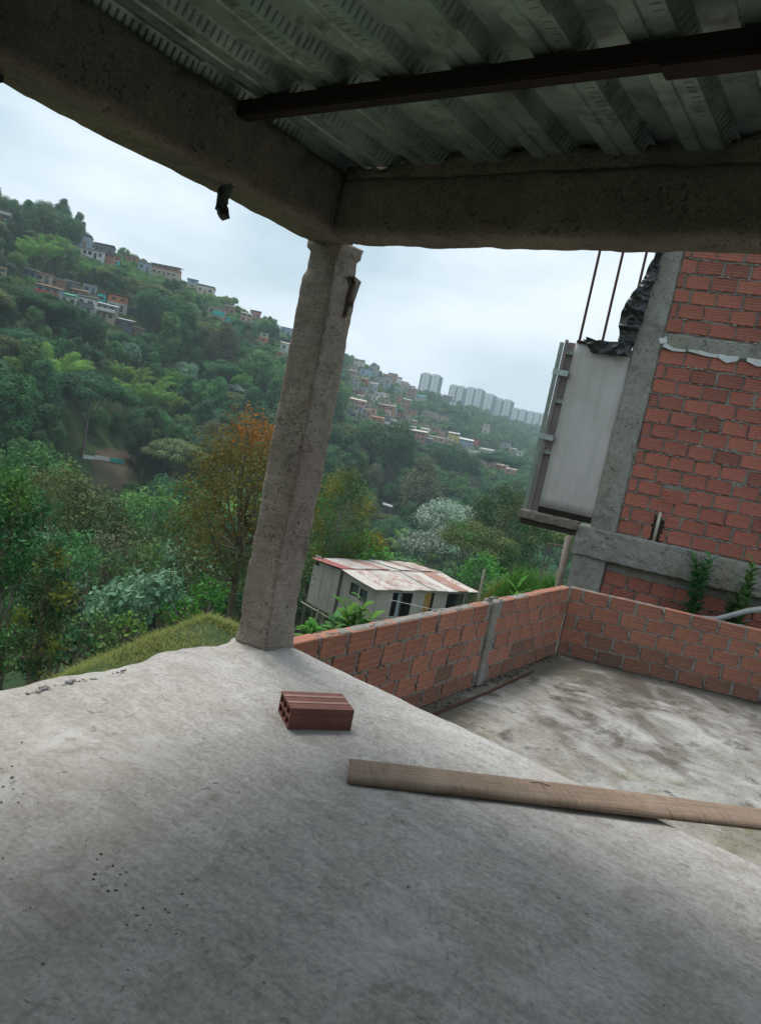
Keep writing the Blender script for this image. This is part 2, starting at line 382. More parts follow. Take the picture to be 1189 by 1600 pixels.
# column
def col_taper(W):
    W = W.copy(); h = W[:, 2]
    c = np.array([-3.0, 3.345]); k = 1 + .10*np.clip((.25-h)/.25, 0, 1)**2
    # collar just under the beam is narrower and crumbled
    n_ = np.clip((h-2.30)/.05, 0, 1)*(h < 2.47); k = k - .13*n_
    for a in (0, 1): W[:, a] = c[a]+(W[:, a]-c[a])*k
    return W
column = thing('concrete_column', 'rough grey concrete column leaning right at the corner of the floor slab', 'column', (0,0,0))
obj('shaft', rough_mesh('column_shaft', (-3.13,3.22,-.02), (-2.87,3.47,2.53), .02, .006, 11, M_COLUMN, 21, taper=col_taper, edge=.012, big=.009), column)
t_ = NT('rag_cloth'); M_RAG = t_.bsdf(t_.mix(t_.noise(t_.coord(), 22, 4), (.05,.075,.08), (.16,.17,.15)), .9)
def strip_mesh(name, path, widths, mat, seed, thick=.004, nseg=8):
    V = []; n = len(path); 
    for i, p in enumerate(path):
        for k in range(nseg+1):
            s = k/nseg-.5; fold = math.sin(k*2.1+i*.9+seed)*.35*widths[i]
            V.append((p[0]+s*widths[i]+.01*rng.normal(), p[1]+fold+.006*rng.normal(), p[2]+.008*rng.normal()))
    Fq = [(i*(nseg+1)+k, i*(nseg+1)+k+1, (i+1)*(nseg+1)+k+1, (i+1)*(nseg+1)+k) for i in range(n-1) for k in range(nseg)]
    me = mesh_np(name, V, Fq, mat, True); return me
def solid(o, th):
    md = o.modifiers.new('solid', 'SOLIDIFY'); md.thickness = th; return o
rg = solid(obj('sack_remnant', strip_mesh('sack_remnant', [(-2.875,3.40,2.36),(-2.868,3.40,2.30),(-2.865,3.395,2.24),(-2.862,3.39,2.17),(-2.862,3.39,2.12)], [.09,.08,.055,.035,.015], M_COLUMN, 3), column), .006)

# beams
lb = thing('concrete_beam', 'dark rough concrete beam running along the left side overhead', 'beam')
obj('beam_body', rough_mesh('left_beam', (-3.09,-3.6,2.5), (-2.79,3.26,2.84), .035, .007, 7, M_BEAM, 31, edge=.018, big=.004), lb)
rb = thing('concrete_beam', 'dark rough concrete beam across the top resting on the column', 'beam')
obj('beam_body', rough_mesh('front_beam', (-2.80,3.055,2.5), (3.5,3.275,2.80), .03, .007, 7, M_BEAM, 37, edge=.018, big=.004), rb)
def lump(W):
    W = W.copy(); P = np.stack([W[:, 0]*2.2, W[:, 0]*0, W[:, 2]*2], -1)
    up = W[:, 2] > 2.84; W[:, 2] += up*(.028*fbm(P, 3, 2)-.012)
    W[:, 1] += (W[:, 1] < 3.1)*(.03*fbm(P*1.4, 3, 5)); return W
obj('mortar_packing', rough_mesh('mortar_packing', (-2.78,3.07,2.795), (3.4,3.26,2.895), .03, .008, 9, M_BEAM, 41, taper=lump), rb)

# metal roof deck: trapezoid sheets with pressed ribs
t = NT('galvanised_deck'); v = t.coord()
c = t.mix(t.ramp(t.noise(v, 2.2, 5, .65, .6), [(.35, 0), (.66, 1)]), (.39,.46,.41), (.20,.25,.215))
c = t.mix(t.math('MULTIPLY', t.ramp(t.noise(v, 5, 6, .7, .4), [(.5, 0), (.7, 1)]), .8), c, (.065,.058,.05))
c = t.mix(t.math('MULTIPLY', t.ramp(t.noise(v, 14, 4, .7), [(.58, 0), (.72, 1)]), .4), c, (.42,.45,.43))
M_DECK = t.bsdf(c, .45, .6, t.bump(t.noise(v, 30, 4, .6), .25, .004), .5)
PITCH_D = .335
def deck_sheet(x0, npit, y0, y1, z0, name):
    mb = MB(); prof = []
    for i in range(npit):
        a = x0+i*PITCH_D
        prof += [(a, 0), (a+.062, 0), (a+.068, .008), (a+.080, .008), (a+.086, 0), (a+.150, 0), (a+.185, .062), (a+.300, .062)]
    prof += [(x0+npit*PITCH_D, 0)]
    ys = np.linspace(y0, y1, 8)
    for i in range(len(prof)-1):
        for j in range(len(ys)-1):
            (a, za), (b, zb) = prof[i], prof[i+1]
            mb.poly([(a, ys[j], z0+za), (b, ys[j], z0+zb), (b, ys[j+1], z0+zb), (a, ys[j+1], z0+za)])
    return mb.mesh(name, M_DECK)
def deck_emboss(x0, npit, y0, y1, z0, name):
    mb = MB(); n = int((y1-y0)/.034)
    for i in range(npit):
        a = x0+i*PITCH_D
        for j in range(n):
            y = y0+.02+j*.034
            for (xa, za, xb, zb) in (((a+.156, .011, a+.179, .051), (a+.306, .051, a+.329, .011)) if i % 2 else ((a+.156, .011, a+.179, .051), (a+.306, .051, a+.329, .011), (a+.106, 0, a+.138, 0))):
                if za == 0: mb.box((xa, y, z0-.0025), (xb, y+.006, z0+.001))
                else:
                    nx, nz_ = (zb-za), -(xb-xa); L = math.hypot(nx, nz_); nx, nz_ = nx/L*.0048, nz_/L*.0048
                    mb.poly([(xa, y, z0+za), (xa+nx, y+.004, z0+za+nz_), (xb+nx, y+.004, z0+zb+nz_), (xb, y, z0+zb)])
                    mb.poly([(xa, y+.013, z0+za), (xa+nx, y+.004, z0+za+nz_), (xb+nx, y+.004, z0+zb+nz_), (xb, y+.013, z0+zb)])
    me = D.meshes.new(name); me.from_pydata(mb.v, [], mb.f); me.update(); me.materials.append(M_DECK); return me
roof = thing('roof_deck', 'greenish galvanised ribbed metal roof deck overhead', 'roof')
for k in range(6):
    xs = -2.99+k*3*PITCH_D
    if xs > 3.2: break
    s_ = obj('deck_sheet', deck_sheet(xs, 3, 1.98, 3.27, 2.852, 'deck_sheet'), roof)
    stuff(obj('pressed_ribs', deck_emboss(xs, 3, 2.02, 3.22, 2.852, 'pressed_ribs'), s_))
    s_ = obj('deck_sheet', deck_sheet(xs-.004, 3, -3.55, 2.06, 2.842, 'deck_sheet'), roof)
    if k < 5: stuff(obj('pressed_ribs', deck_emboss(xs-.004, 3, .6, 2.04, 2.842, 'pressed_ribs'), s_))

# steel purlins
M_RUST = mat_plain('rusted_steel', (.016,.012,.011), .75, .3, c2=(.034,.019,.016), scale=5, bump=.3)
M_RUST2 = mat_plain('rust_red_steel', (.11,.05,.038), .75, .25, c2=(.09,.045,.035), scale=6)
p1 = thing('steel_purlin', 'dark rusty steel purlin crossing under the roof deck', 'purlin')
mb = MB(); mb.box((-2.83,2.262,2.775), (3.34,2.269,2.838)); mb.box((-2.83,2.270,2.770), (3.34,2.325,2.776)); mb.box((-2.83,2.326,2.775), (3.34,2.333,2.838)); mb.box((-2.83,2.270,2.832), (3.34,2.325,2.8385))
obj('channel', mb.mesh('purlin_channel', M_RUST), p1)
mb = MB(); mb.box((-.86,2.255,2.752), (.1,2.34,2.7685)); obj('splice_plate', mb.mesh('splice_plate', mat_plain('splice_rust', (.04,.022,.018), .8, .2)), p1)
p2 = thing('steel_bracket', 'dark steel end piece under the left beam at the upper left corner', 'bracket')
a = onz(22, 108, 2.47); mb = MB(); mb.box((-3.6, a[1]-.10, 2.465), (-2.93, a[1]+.045, 2.49)); mb.box((-3.6, a[1]-.10, 2.44), (-2.93, a[1]-.09, 2.464)); obj('plate', mb.mesh('bracket_plate', M_RUST), p2)
# rag hanging from the left beam
a = onz(356, 290, 2.5); pth = [(a[0]+.03,a[1],2.515),(a[0],a[1],2.47),(a[0]-.012,a[1]-.01,2.43),(a[0]+.0,a[1]-.015,2.39),(a[0]+.03,a[1]-.02,2.36),(a[0]+.035,a[1]-.02,2.335)]
tag(solid(obj('hanging_rag', strip_mesh('hanging_rag', pth, [.06,.055,.045,.055,.05,.03], M_RAG, 1)), .006), 'dark twisted cloth scrap hanging from the left beam', 'rag')

# ================================================================== parapets of hollow brick
M_BRICK = mat_brick('clay_block', (.33,.125,.08), (.40,.16,.10), (.24,.10,.068), 6, .5, .25)
M_BRICK2 = mat_brick('facade_block', (.31,.09,.066), (.40,.12,.085), (.18,.055,.046), 8, .36, .45)
M_BRICK3 = mat_brick('foot_block', (.22,.10,.066), (.28,.125,.08), (.13,.085,.058), 6, .7, .1)
def brick_mesh(name, L, H, T, mat, bev=.006):
    bm = bmesh.new(); bmesh.ops.create_cube(bm, size=1); bmesh.ops.scale(bm, vec=(L, T, H), verts=bm.verts)
    bmesh.ops.bevel(bm, geom=bm.edges[:], offset=bev, segments=1, affect='EDGES')
    me = D.meshes.new(name); bm.to_mesh(me); bm.free(); me.materials.append(mat); return me
def parapet(name, label, p0, p1_, base, rows, th, out_side, seed, rowh=.188, pitch=.347, offs=None, skip=None, tops=True):
    p0 = np.array(p0); p1_ = np.array(p1_); L = np.hypot(*(p1_-p0)); ang = math.atan2(p1_[1]-p0[1], p1_[0]-p0[0])
    root = thing(name, label, 'wall', (p0[0], p0[1], base), ang, 'brick parapets round the lower terrace')
    R = random.Random(seed); y0, y1 = (0, th) if out_side > 0 else (-th, 0)
    full = brick_mesh('block', pitch-.034, rowh-.018, th-.010, M_BRICK); foot = brick_mesh('foot_block', pitch-.034, rowh-.018, th-.010, M_BRICK3)
    obj('mortar_core', rough_mesh('mortar_core', (.004, y0+.0135, 0), (L-.004, y1-.0135, rows*rowh-.010), .03, .0042, 12, M_MORTAR, seed), root)
    for r in range(rows):
        o0 = (offs[r] if offs else (0 if r % 2 else -pitch/2)); x = o0
        while x < L:
            a, b = max(x, 0), min(x+pitch, L)
            if b-a > .07 and not (skip and skip((a+b)/2)):
                o = obj('brick', foot if r == 0 or (r == 1 and R.random() < .3) else full, root, ((a+b)/2+R.uniform(-.003, .003), (y0+y1)/2+R.uniform(-.004, .004), (r+.5)*rowh+R.uniform(-.003, .003)),
                        (R.uniform(-.008, .008), R.uniform(-.010, .010), R.uniform(-.012, .012)))
                o.scale = ((b-a-.034+R.uniform(-.010, .010))/(pitch-.034), 1, 1+R.uniform(-.03, .03))
            x += pitch
    return root
bm = bmesh.new(); bmesh.ops.create_icosphere(bm, subdivisions=1, radius=1); bv_ = np.array([v_.co[:] for v_ in bm.verts]); bf_ = np.array([[q.index for q in f.verts] for f in bm.faces]); bm.free()
def squeeze_mesh(lst):
    SV, SF = [], []
    for (u, yy, z, a_, b_) in lst:
        SF.append(bf_+len(SV)*len(bv_)); SV.append(bv_*rng.uniform(.6, 1.2, (len(bv_), 1))*np.array([a_, .010, b_])+np.array([u, yy, z]))
    return mesh_np('mortar_squeeze', np.concatenate(SV), np.concatenate(SF), M_MORTAR)
WB = -1.0
A_ = (-3.02, 3.47); B_ = (-3.075, 9.22)
pL = parapet('brick_parapet', 'long low wall of orange hollow bricks running from the column', A_, B_, WB, 5, .12, 1, 3, skip=lambda u: 3.36 < u < 3.52)
pier_u = 3.44
obj('pier', rough_mesh('parapet_pier', (pier_u-.075,-.022,0), (pier_u+.075,.13,.955), .025, .006, 9, M_MORTAR, 77, edge=.015), pL)
pR = parapet('brick_parapet', 'low wall of orange hollow bricks at the far end of the terrace', (-3.085, 9.235), (-3.085+4.4*math.cos(rad(25)), 9.235+4.4*math.sin(rad(25))), WB, 5, .12, 1, 5)
for par, L_ in ((pL, 5.7), (pR, 4.3)):
    lst = []
    for r in range(1, 5):
        u = .05
        while u < L_:
            lst.append((u, .004, r*.188+random.uniform(-.006,.006), random.uniform(.012,.05), random.uniform(.006,.014))); u += random.uniform(.05,.28)
    for k in range(60):
        r = random.randrange(5); u = (random.randrange(int(L_/.347))+(.5 if r % 2 == 0 else 0))*.347; lst.append((u+random.uniform(-.01,.01), .004, (r+random.uniform(.2,.8))*.188, random.uniform(.010,.022), random.uniform(.015,.05)))
    for k in range(50): lst.append((random.uniform(0, L_), .06+random.uniform(-.04,.04), .932, random.uniform(.02,.06), random.uniform(.004,.010)))
    stuff(obj('mortar_squeeze', squeeze_mesh(lst), par))
# crumbs of mortar on the parapet crown by the pier
def stone_mesh(name, mat, seed, sub=1):
    bm = bmesh.new(); bmesh.ops.create_icosphere(bm, subdivisions=sub, radius=1)
    R = random.Random(seed)
    for v_ in bm.verts: v_.co *= R.uniform(.65, 1.15)
    me = D.meshes.new(name); bm.to_mesh(me); bm.free(); me.materials.append(mat); return me
M_STONE = mat_concrete('rubble_stone', (.26,.25,.235), (.36,.35,.33), (.17,.16,.15), 8, .5, pits=False)
for k, (dx, dy, s) in enumerate(((-.04,.05,.045),(.05,.07,.035),(.10,.05,.025),(-.09,.06,.02))):
    o = obj('mortar_lump', stone_mesh('mortar_lump', M_MORTAR, 50+k), pL, (pier_u+dx, dy, .955+s*.3), (0,0,k), (s, s*.8, s*.6))

# rusty rod on the terrace by the wall foot
a, b = onz(668, 1122, WB), onz(832, 1051, WB)
mb = MB(); mb.tube([(a[0]-.06*(b[0]-a[0]), a[1]-.10*(b[1]-a[1]), WB+.016), ((a[0]+b[0])/2+.02, (a[1]+b[1])/2, WB+.016), (b[0], b[1], WB+.016)], .014, 8)
tag(obj('steel_rod', mb.mesh('steel_rod', M_RUST2, True)), 'long rusty steel rod lying on the terrace along the wall foot', 'rod')

# ================================================================== neighbour building (facade plane)
PHI = rad(14); FO = np.array([-3.0, 10.9, 0.0]); FU = np.array([math.cos(PHI), math.sin(PHI), 0]); FN = np.array([math.sin(PHI), -math.cos(PHI), 0])
nb = thing('brick_house', 'tall unfinished red hollow brick house with grey concrete column and beams', 'house', FO, PHI)
M_CONC = mat_concrete('facade_concrete', (.27,.265,.24), (.345,.34,.315), (.19,.18,.16), 1.4, .8, stain=[((.085,.078,.065), 1.9, .53, .66), ((.29,.255,.16), 1.1, .50, .68), ((.05,.045,.04), 6, .6, .68)], stain_fac=.65, pit=(.12,.28,.4), dist=.02)
UR = 3.3          # facade runs on past the right of the picture
wall_core = rough_mesh('wall_core', (-.2,.021,.62), (UR,.20,6.4), .026, .0155, 9, M_MORTAR, 91)
obj('wall_core', wall_core, nb)
obj('lower_wall_core', rough_mesh('lower_wall_core', (-.2,.085,-1.9), (UR,.22,.25), .04, .012, 8, M_MORTAR, 93), nb)
obj('column', rough_mesh('facade_column', (-.545,-.02,.60), (-.165,.30,6.4), .03, .006, 6, M_CONC, 95, edge=.008, big=.005), nb)
obj('ring_beam', rough_mesh('ring_beam', (-.16,-.004,3.45), (UR,.15,3.68), .03, .005, 6, M_CONC, 96, edge=.006), nb)
obj('floor_beam', rough_mesh('floor_beam', (-.72,-.06,.20), (UR,.30,.655), .025, .009, 11, M_CONC, 97, edge=.010, big=.007), nb)
obj('lower_column', rough_mesh('lower_column', (-.69,-.03,-1.9), (-.20,.30,.205), .03, .006, 6, M_CONC, 98, edge=.006), nb)
# ledge that carries the panel
led = obj('ledge', rough_mesh('ledge', (-1.64,-.10,.56), (-.722,.55,.69), .022, .010, 14, M_BEAM, 99, edge=.006), nb)
mb = MB(); mb.box((-1.6,-.05,.47), (-.73,.0,.555)); obj('ledge_dark_strip', mb.mesh('ledge_dark_strip', mat_plain('dark_brown_strip', (.05,.04,.03), .9)), nb)  # dark brown strip along the underside of the ledge
R = random.Random(12)
bw, bh = .350, .2135
fb = brick_mesh('facade_block', bw-.028, bh-.026, .10, M_BRICK2, .007)
def facade_rows(z_start, rows, yf, u0, offs, mesh, hole=None):
    for r in range(rows):
        z = z_start+(r+.5)*bh; x = u0-offs(r)
        while x < UR-.05:
            a, b = max(x, u0), min(x+bw, UR)
            if b-a > .075 and not (hole and hole((a+b)/2, z)):
                o = obj('brick', mesh, nb, ((a+b)/2+R.uniform(-.006,.006), yf+.05+R.uniform(-.006,.006), z+R.uniform(-.006,.006)), (R.uniform(-.012,.012), R.uniform(-.016,.016), R.uniform(-.02,.02)))
                o.scale = ((b-a-.028+R.uniform(-.012,.008))/(bw-.028), 1, 1+R.uniform(-.05,.03))
            x += bw
hole = lambda u, z: (abs(u-.39) < .15 and z < 1.10) or (abs(u-.40) < .13 and 1.24 < z < 1.46)
facade_rows(.665, 13, .0, -.155, lambda r: (0, .21)[r % 2], fb, hole)
facade_rows(3.69, 12, .0, -.155, lambda r: (.12, .24)[r % 2], fb)
fb2 = brick_mesh('lower_block', bw-.022, bh-.020, .10, M_BRICK2, .007)
facade_rows(-1.86, 9, .06, -.19, lambda r: (0, .19)[r % 2], fb2)
sq = []
def squeeze(yf, zs, u0, mean):
    for z in zs:
        u = u0
        while u < 1.9:
            if R.random() < .62: sq.append((u, yf-.002, z+R.uniform(-.008,.006), R.uniform(.015,.055), R.uniform(.008,.020)))
            u += R.uniform(.03, mean)
squeeze(.0, [.665+k*bh for k in range(1, 13)], -.14, .13); squeeze(.0, [3.69+k*bh for k in range(0, 8)], -.14, .15); squeeze(.06, [-1.86+k*bh for k in range(6, 10)], -.17, .07)
stuff(obj('mortar_squeeze', squeeze_mesh(sq), nb))
# broken hollow brick above the pipe chase: its inner webs show
mb = MB()
for k in range(4): mb.box((.335,-.010,1.262+k*.052), (.505-.02*k,.0015,1.274+k*.052))
mb.box((.335,.002,1.25), (.51,.008,1.455)); obj('broken_brick', mb.mesh('broken_brick', M_BRICK2), nb)
mb = MB(); mb.box((.505,.0,1.265), (.672,.10,1.452)); obj('brick_remnant', mb.mesh('brick_remnant', M_BRICK2), nb)
for lo, hi in (((.205,.002,.685),(.322,.10,.865)), ((.455,-.002,.685),(.535,.10,.79)), ((.475,.003,.80),(.54,.10,.862)), ((.478,.0,.90),(.675,.10,1.08)), ((.345,.008,1.03),(.47,.1,1.085))):
    mb = MB(); mb.box(lo, hi); obj('brick_remnant', mb.mesh('brick_remnant', M_BRICK2), nb)
mb = MB(); mb.box((.30,.016,.66), (.50,.021,1.05)); obj('chase_back', mb.mesh('chase_back', mat_plain('dark_void_shade', (.035,.03,.026), .95)), nb)  # near-black plate: shade of the deep chase painted as colour
M_PVC = mat_plain('cream_pvc', (.52,.47,.36), .5, var=.2)
mb = MB(); mb.tube([(.385,-.012,.655), (.385,-.012,1.10)], .024, 10); obj('drain_pipe', mb.mesh('drain_pipe', M_PVC, True), nb)
# cement board panel with light steel studs
t = NT('cement_board'); v = t.coord(); c = t.mix(t.ramp(t.noise(v, 1.4, 5, .6), [(.4, 0), (.65, 1)]), (.50,.47,.45), (.43,.405,.385))
sv = t.coord(scale=(5, 1, .35)); c = t.mix(t.math('MULTIPLY', t.ramp(t.noise(sv, 2, 5, .65), [(.48, 0), (.72, 1)]), .4), c, (.27,.255,.245))
M_PANEL = t.bsdf(c, .7, normal=t.bump(t.noise(v, 20, 3), .1, .003))
M_GALV = mat_plain('galvanised_stud', (.42,.47,.45), .42, .65, c2=(.33,.36,.35), scale=8, spec=.5)
M_STUDG = mat_plain('stud_green_grey', (.27,.31,.27), .5, .4, c2=(.2,.23,.2), scale=4)
pan = obj('cement_panel', rough_mesh('cement_panel', (-1.372,-.005,.80), (-.50,.012,3.36), .15, .002, 2, M_PANEL, 3), nb)
mb = MB(); mb.box((-1.372,.006,.70), (-.55,.06,.797)); obj('bottom_track', mb.mesh('bottom_track', M_RUST), nb)
mb = MB(); mb.box((-1.600,-.06,.705), (-1.540,-.052,3.33)); mb.box((-1.600,-.051,.705), (-1.593,.05,3.33)); mb.box((-1.547,-.051,.705), (-1.540,-.02,3.33)); obj('stud', mb.mesh('outer_stud', M_STUDG), nb)
mb = MB(); mb.box((-1.530,-.035,.705), (-1.480,-.028,3.38)); mb.box((-1.530,-.027,.705), (-1.524,.04,3.38)); obj('stud', mb.mesh('inner_stud', mat_plain('stud_brown', (.24,.20,.19), .7)), nb)
mb = MB(); mb.box((-1.522,.05,.705), (-1.376,.062,3.36)); obj('back_board', mb.mesh('back_board', mat_plain('back_board', (.26,.22,.21), .8)), nb)
for z in (2.83, 1.83):
    mb = MB(); mb.box((-1.61,-.075,z), (-1.374,-.066,z+.085)); mb.box((-1.61,-.065,z+.076), (-1.374,-.02,z+.085)); obj('bridging_channel', mb.mesh('bridging_channel', M_GALV), nb)
for z in (3.17, 2.42, 1.62):
    mb = MB(); mb.box((-1.52,.0,z), (-1.376,.045,z+.06)); obj('nogging', mb.mesh('nogging', M_STUDG), nb)
for u, z0, z1 in ((-1.325,3.37,6.2), (-.99,3.37,6.2), (-.66,3.37,6.2)):
    mb = MB(); mb.box((u-.018,-.03,z0), (u+.018,.006,z1)); obj('steel_post', mb.mesh('steel_post', M_RUST2), nb)
mb = MB(); mb.box((-1.36,-.025,3.362), (-.55,.03,3.40)); obj('top_track', mb.mesh('top_track', M_RUST), nb)
# building mass behind the facade
mb = MB(); mb.box((-.15,.31,-2.4), (UR,5,6.3)); obj('rear_wall', mb.mesh('rear_wall', M_PLASTER), nb)
# black plastic sheet caught on column and panel top
M_BLACK = mat_plain('black_plastic', (.009,.010,.011), .38, c2=(.016,.018,.02), scale=9, spec=.6, bump=.4)
def crumple(name, path, wid, mat, seed, nu=70, nv=16, amp=.05, parent=None, normal=(0,-1,0)):
    P = np.array(path, float); s = np.concatenate([[0], np.cumsum(np.linalg.norm(np.diff(P, axis=0), axis=1))]); u = np.linspace(0, s[-1], nu)
    C_ = np.stack([np.interp(u, s, P[:, k]) for k in range(3)], -1); W = np.interp(u, s, wid)
    T = np.gradient(C_, axis=0); T /= np.linalg.norm(T, axis=1)[:, None]; N_ = np.array(normal, float); S = np.cross(T, N_)
    vv = np.linspace(-.5, .5, nv); V = C_[:, None]+S[:, None]*(vv[None, :, None]*W[:, None, None])
    Q = np.stack([np.broadcast_to(u[:, None], (nu, nv)), np.broadcast_to(vv*W.mean(), (nu, nv)), np.zeros((nu, nv))], -1)
    rid = 1-np.abs(vnoise(Q*5+seed, seed)); rid2 = 1-np.abs(vnoise(Q*12+seed, seed+1)); rid = rid**2; rid2 = rid2**2
    V = V+N_*(amp*(rid*1.2+rid2*.6))[..., None]
    V += S[:, None]*(.25*amp*vnoise(Q*7, seed+4))[..., None]+ T[:, None]*(.3*amp*vnoise(Q*8, seed+5))[..., None]
    idx = np.arange(nu*nv).reshape(nu, nv); Fq = np.stack([idx[:-1,:-1], idx[1:,:-1], idx[1:,1:], idx[:-1,1:]], -1).reshape(-1, 4)
    return mesh_np(name, V.reshape(-1, 3), Fq, mat, True)
bp = thing('black_plastic', 'crumpled black plastic sheet draped over the panel top and concrete column', 'plastic sheet', FO, PHI)
solid(obj('column_drape', crumple('column_drape', [(-.40,-.06,4.95),(-.49,-.06,4.65),(-.55,-.05,4.25),(-.66,-.05,3.85),(-.64,-.05,3.5),(-.62,-.05,3.36)], [.05,.12,.20,.34,.26,.2], M_BLACK, 3, nu=110, nv=26, amp=.075), bp), .004)
solid(obj('panel_drape', crumple('panel_drape', [(-1.24,-.05,3.43),(-1.05,-.05,3.33),(-.9,-.05,3.33),(-.7,-.05,3.34),(-.55,-.05,3.36)], [.05,.2,.2,.24,.22], M_BLACK, 8, nu=90, nv=24, amp=.07), bp), .004)
# white plastic frill under the ring beam
M_WPLAST = mat_plain('white_plastic', (.62,.63,.62), .5, c2=(.48,.50,.50), scale=14)
wp = thing('white_plastic', 'torn strip of crumpled white plastic along the brick house beam', 'plastic strip', FO, PHI)
for k, (pa, wi) in enumerate(([[(-.17,-.01,3.60),(-.13,-.01,3.52)],[.12,.10]], [[(-.12,-.01,3.51),(.0,-.01,3.455),(.18,-.01,3.455)],[.07,.05,.035]], [[(.22,-.01,3.47),(.40,-.01,3.46),(.50,-.01,3.445),(.62,-.01,3.45)],[.03,.06,.05,.045]], [[(.62,-.01,3.46),(.75,-.01,3.42),(.86,-.01,3.44),(.90,-.01,3.47)],[.05,.10,.08,.04]], [[(1.0,-.01,3.46),(1.15,-.01,3.43),(1.4,-.01,3.45)],[.05,.10,.05]])):
    solid(obj('torn_piece', crumple('torn_piece', pa, wi, M_WPLAST, 20+k, nu=26, nv=8, amp=.018), wp), .003)

# ================================================================== loose things on the slab
def hollow_brick(name, L, W, H, nx, ny, wall, mat):
    def lines(T, n):
        c = (T-(n+1)*wall)/n; r_ = [0]
        for i in range(n): r_ += [r_[-1]+wall, r_[-1]+wall+c]
        return r_+[r_[-1]+wall]
    xs, zs = lines(W, nx), lines(H, ny); mb = MB()
    solid_c = lambda i, j: 0 <= i < len(xs)-1 and 0 <= j < len(zs)-1 and not (i % 2 == 1 and j % 2 == 1)
    for i in range(len(xs)-1):
        for j in range(len(zs)-1):
            if not solid_c(i, j): continue
            x0, x1, z0, z1 = xs[i], xs[i+1], zs[j], zs[j+1]
            for y in (0, L): mb.poly([(x0, y, z0), (x1, y, z0), (x1, y, z1), (x0, y, z1)])
            if not solid_c(i-1, j): mb.poly([(x0,0,z0),(x0,L,z0),(x0,L,z1),(x0,0,z1)])
            if not solid_c(i+1, j): mb.poly([(x1,0,z0),(x1,L,z0),(x1,L,z1),(x1,0,z1)])
            if not solid_c(i, j-1): mb.poly([(x0,0,z0),(x1,0,z0),(x1,L,z0),(x0,L,z0)])
            if not solid_c(i, j+1): mb.poly([(x0,0,z1),(x1,0,z1),(x1,L,z1),(x0,L,z1)])
    # pressed grooves on the top face: two pale raised strips
    me = mb.mesh(name, mat)
    bm = bmesh.new(); bm.from_mesh(me); bmesh.ops.remove_doubles(bm, verts=bm.verts, dist=1e-5); bmesh.ops.recalc_face_normals(bm, faces=bm.faces); bm.to_mesh(me); bm.free()
    return me
t = NT('loose_block_clay'); v = t.coord()
c = t.mix(t.ramp(t.noise(v, 12, 5, .65), [(.35, 0), (.7, 1)]), (.20,.085,.065), (.27,.12,.092))
c = t.mix(.2, c, t.ramp(t.noise(v, 90, 3), [(.3, .1), (.7, .85)]), 'OVERLAY')
M_LOOSE = t.bsdf(c, .8, normal=t.bump(t.noise(v, 60, 4), .3, .003), spec=.25)
M_LOOSE_P = mat_plain('loose_block_pale_strip', (.44,.27,.22), .85, var=.2, scale=20)
lbk = thing('hollow_brick', 'loose reddish brown six hole clay brick lying alone on the concrete slab', 'brick', (-2.035, 2.552, .006), math.atan2(.273, .176)-math.pi/2)
# local: y along the length, x towards the camera side is negative
body = obj('body', hollow_brick('hollow_brick_body', .325, .20, .108, 3, 2, .011, M_LOOSE), lbk, (-.20, 0, 0))
for x in (-.145, -.07):
    mb = MB(); mb.box((x-.010,.0,.1075), (x+.010,.325,.1105)); obj('raised_strip', mb.mesh('raised_strip', M_LOOSE_P), lbk)
for z in (.03,.075):
    mb = MB(); mb.box((-.0005,.0,z-.003), (.002,.325,z+.003)); obj('raised_strip', mb.mesh('side_strip', M_LOOSE), lbk)

# plank
t = NT('weathered_plank'); v = t.coord()
gr = t.noise(t.coord(scale=(.5, 16, 16)), 6, 6, .65, .9); sw = t.noise(t.coord(scale=(30, 2.2, 2), rot=(0,0,rad(12))), 3, 5, .7, .8)
c = t.mix(t.ramp(gr, [(.35, 0), (.65, 1)]), (.33,.24,.175), (.20,.145,.105))
c = t.mix(t.math('MULTIPLY', t.ramp(sw, [(.48, 0), (.70, 1)]), .55), c, (.075,.055,.042))
c = t.mix(t.math('MULTIPLY', t.ramp(t.noise(v, 4, 5, .6), [(.5, 0), (.72, 1)]), .5), c, (.42,.33,.25))
M_PLANK = t.bsdf(c, .85, normal=t.bump(t.math('ADD', gr, sw), .35, .004), spec=.2)
a = np.array([-1.600, 2.482]); dpl = np.array([-.135-a[0], 3.845-a[1]]); LP = 2.75
nu, nv = 60, 8; V = []
for side in (0, 1):
    for i in range(nu+1):
        for j in range(nv+1):
            u = i/nu*LP; s = j/nv-.5
            w = .195*(1+.04*math.sin(u*2.3)+.03*math.sin(u*5.1+1)) ; uu = u+(.012*math.sin(s*4) if i == 0 else 0)
            top = .030-.016*max(0, (abs(s)-.28)/.22)**2 if side else 0
            V.append((uu, s*w+.012*math.sin(u*1.4), top+.004*math.sin(u*3)*0+.012*math.sin(u/LP*math.pi)*0))
n1 = (nu+1)*(nv+1); Fq = []
g = lambda i, j, s: s*n1+i*(nv+1)+j
for i in range(nu):
    for j in range(nv):
        Fq += [(g(i,j,1), g(i+1,j,1), g(i+1,j+1,1), g(i,j+1,1)), (g(i,j,0), g(i,j+1,0), g(i+1,j+1,0), g(i+1,j,0))]
    Fq += [(g(i,0,0), g(i+1,0,0), g(i+1,0,1), g(i,0,1)), (g(i,nv,0), g(i,nv,1), g(i+1,nv,1), g(i+1,nv,0))]
for j in range(nv): Fq += [(g(0,j,0), g(0,j,1), g(0,j+1,1), g(0,j+1,0)), (g(nu,j,0), g(nu,j+1,0), g(nu,j+1,1), g(nu,j,1))]
pk = obj('wooden_plank', mesh_np('wooden_plank', V, Fq, M_PLANK), None, (a[0], a[1], .008), (0, -rad(.8), math.atan2(dpl[1], dpl[0])-rad(.5)))
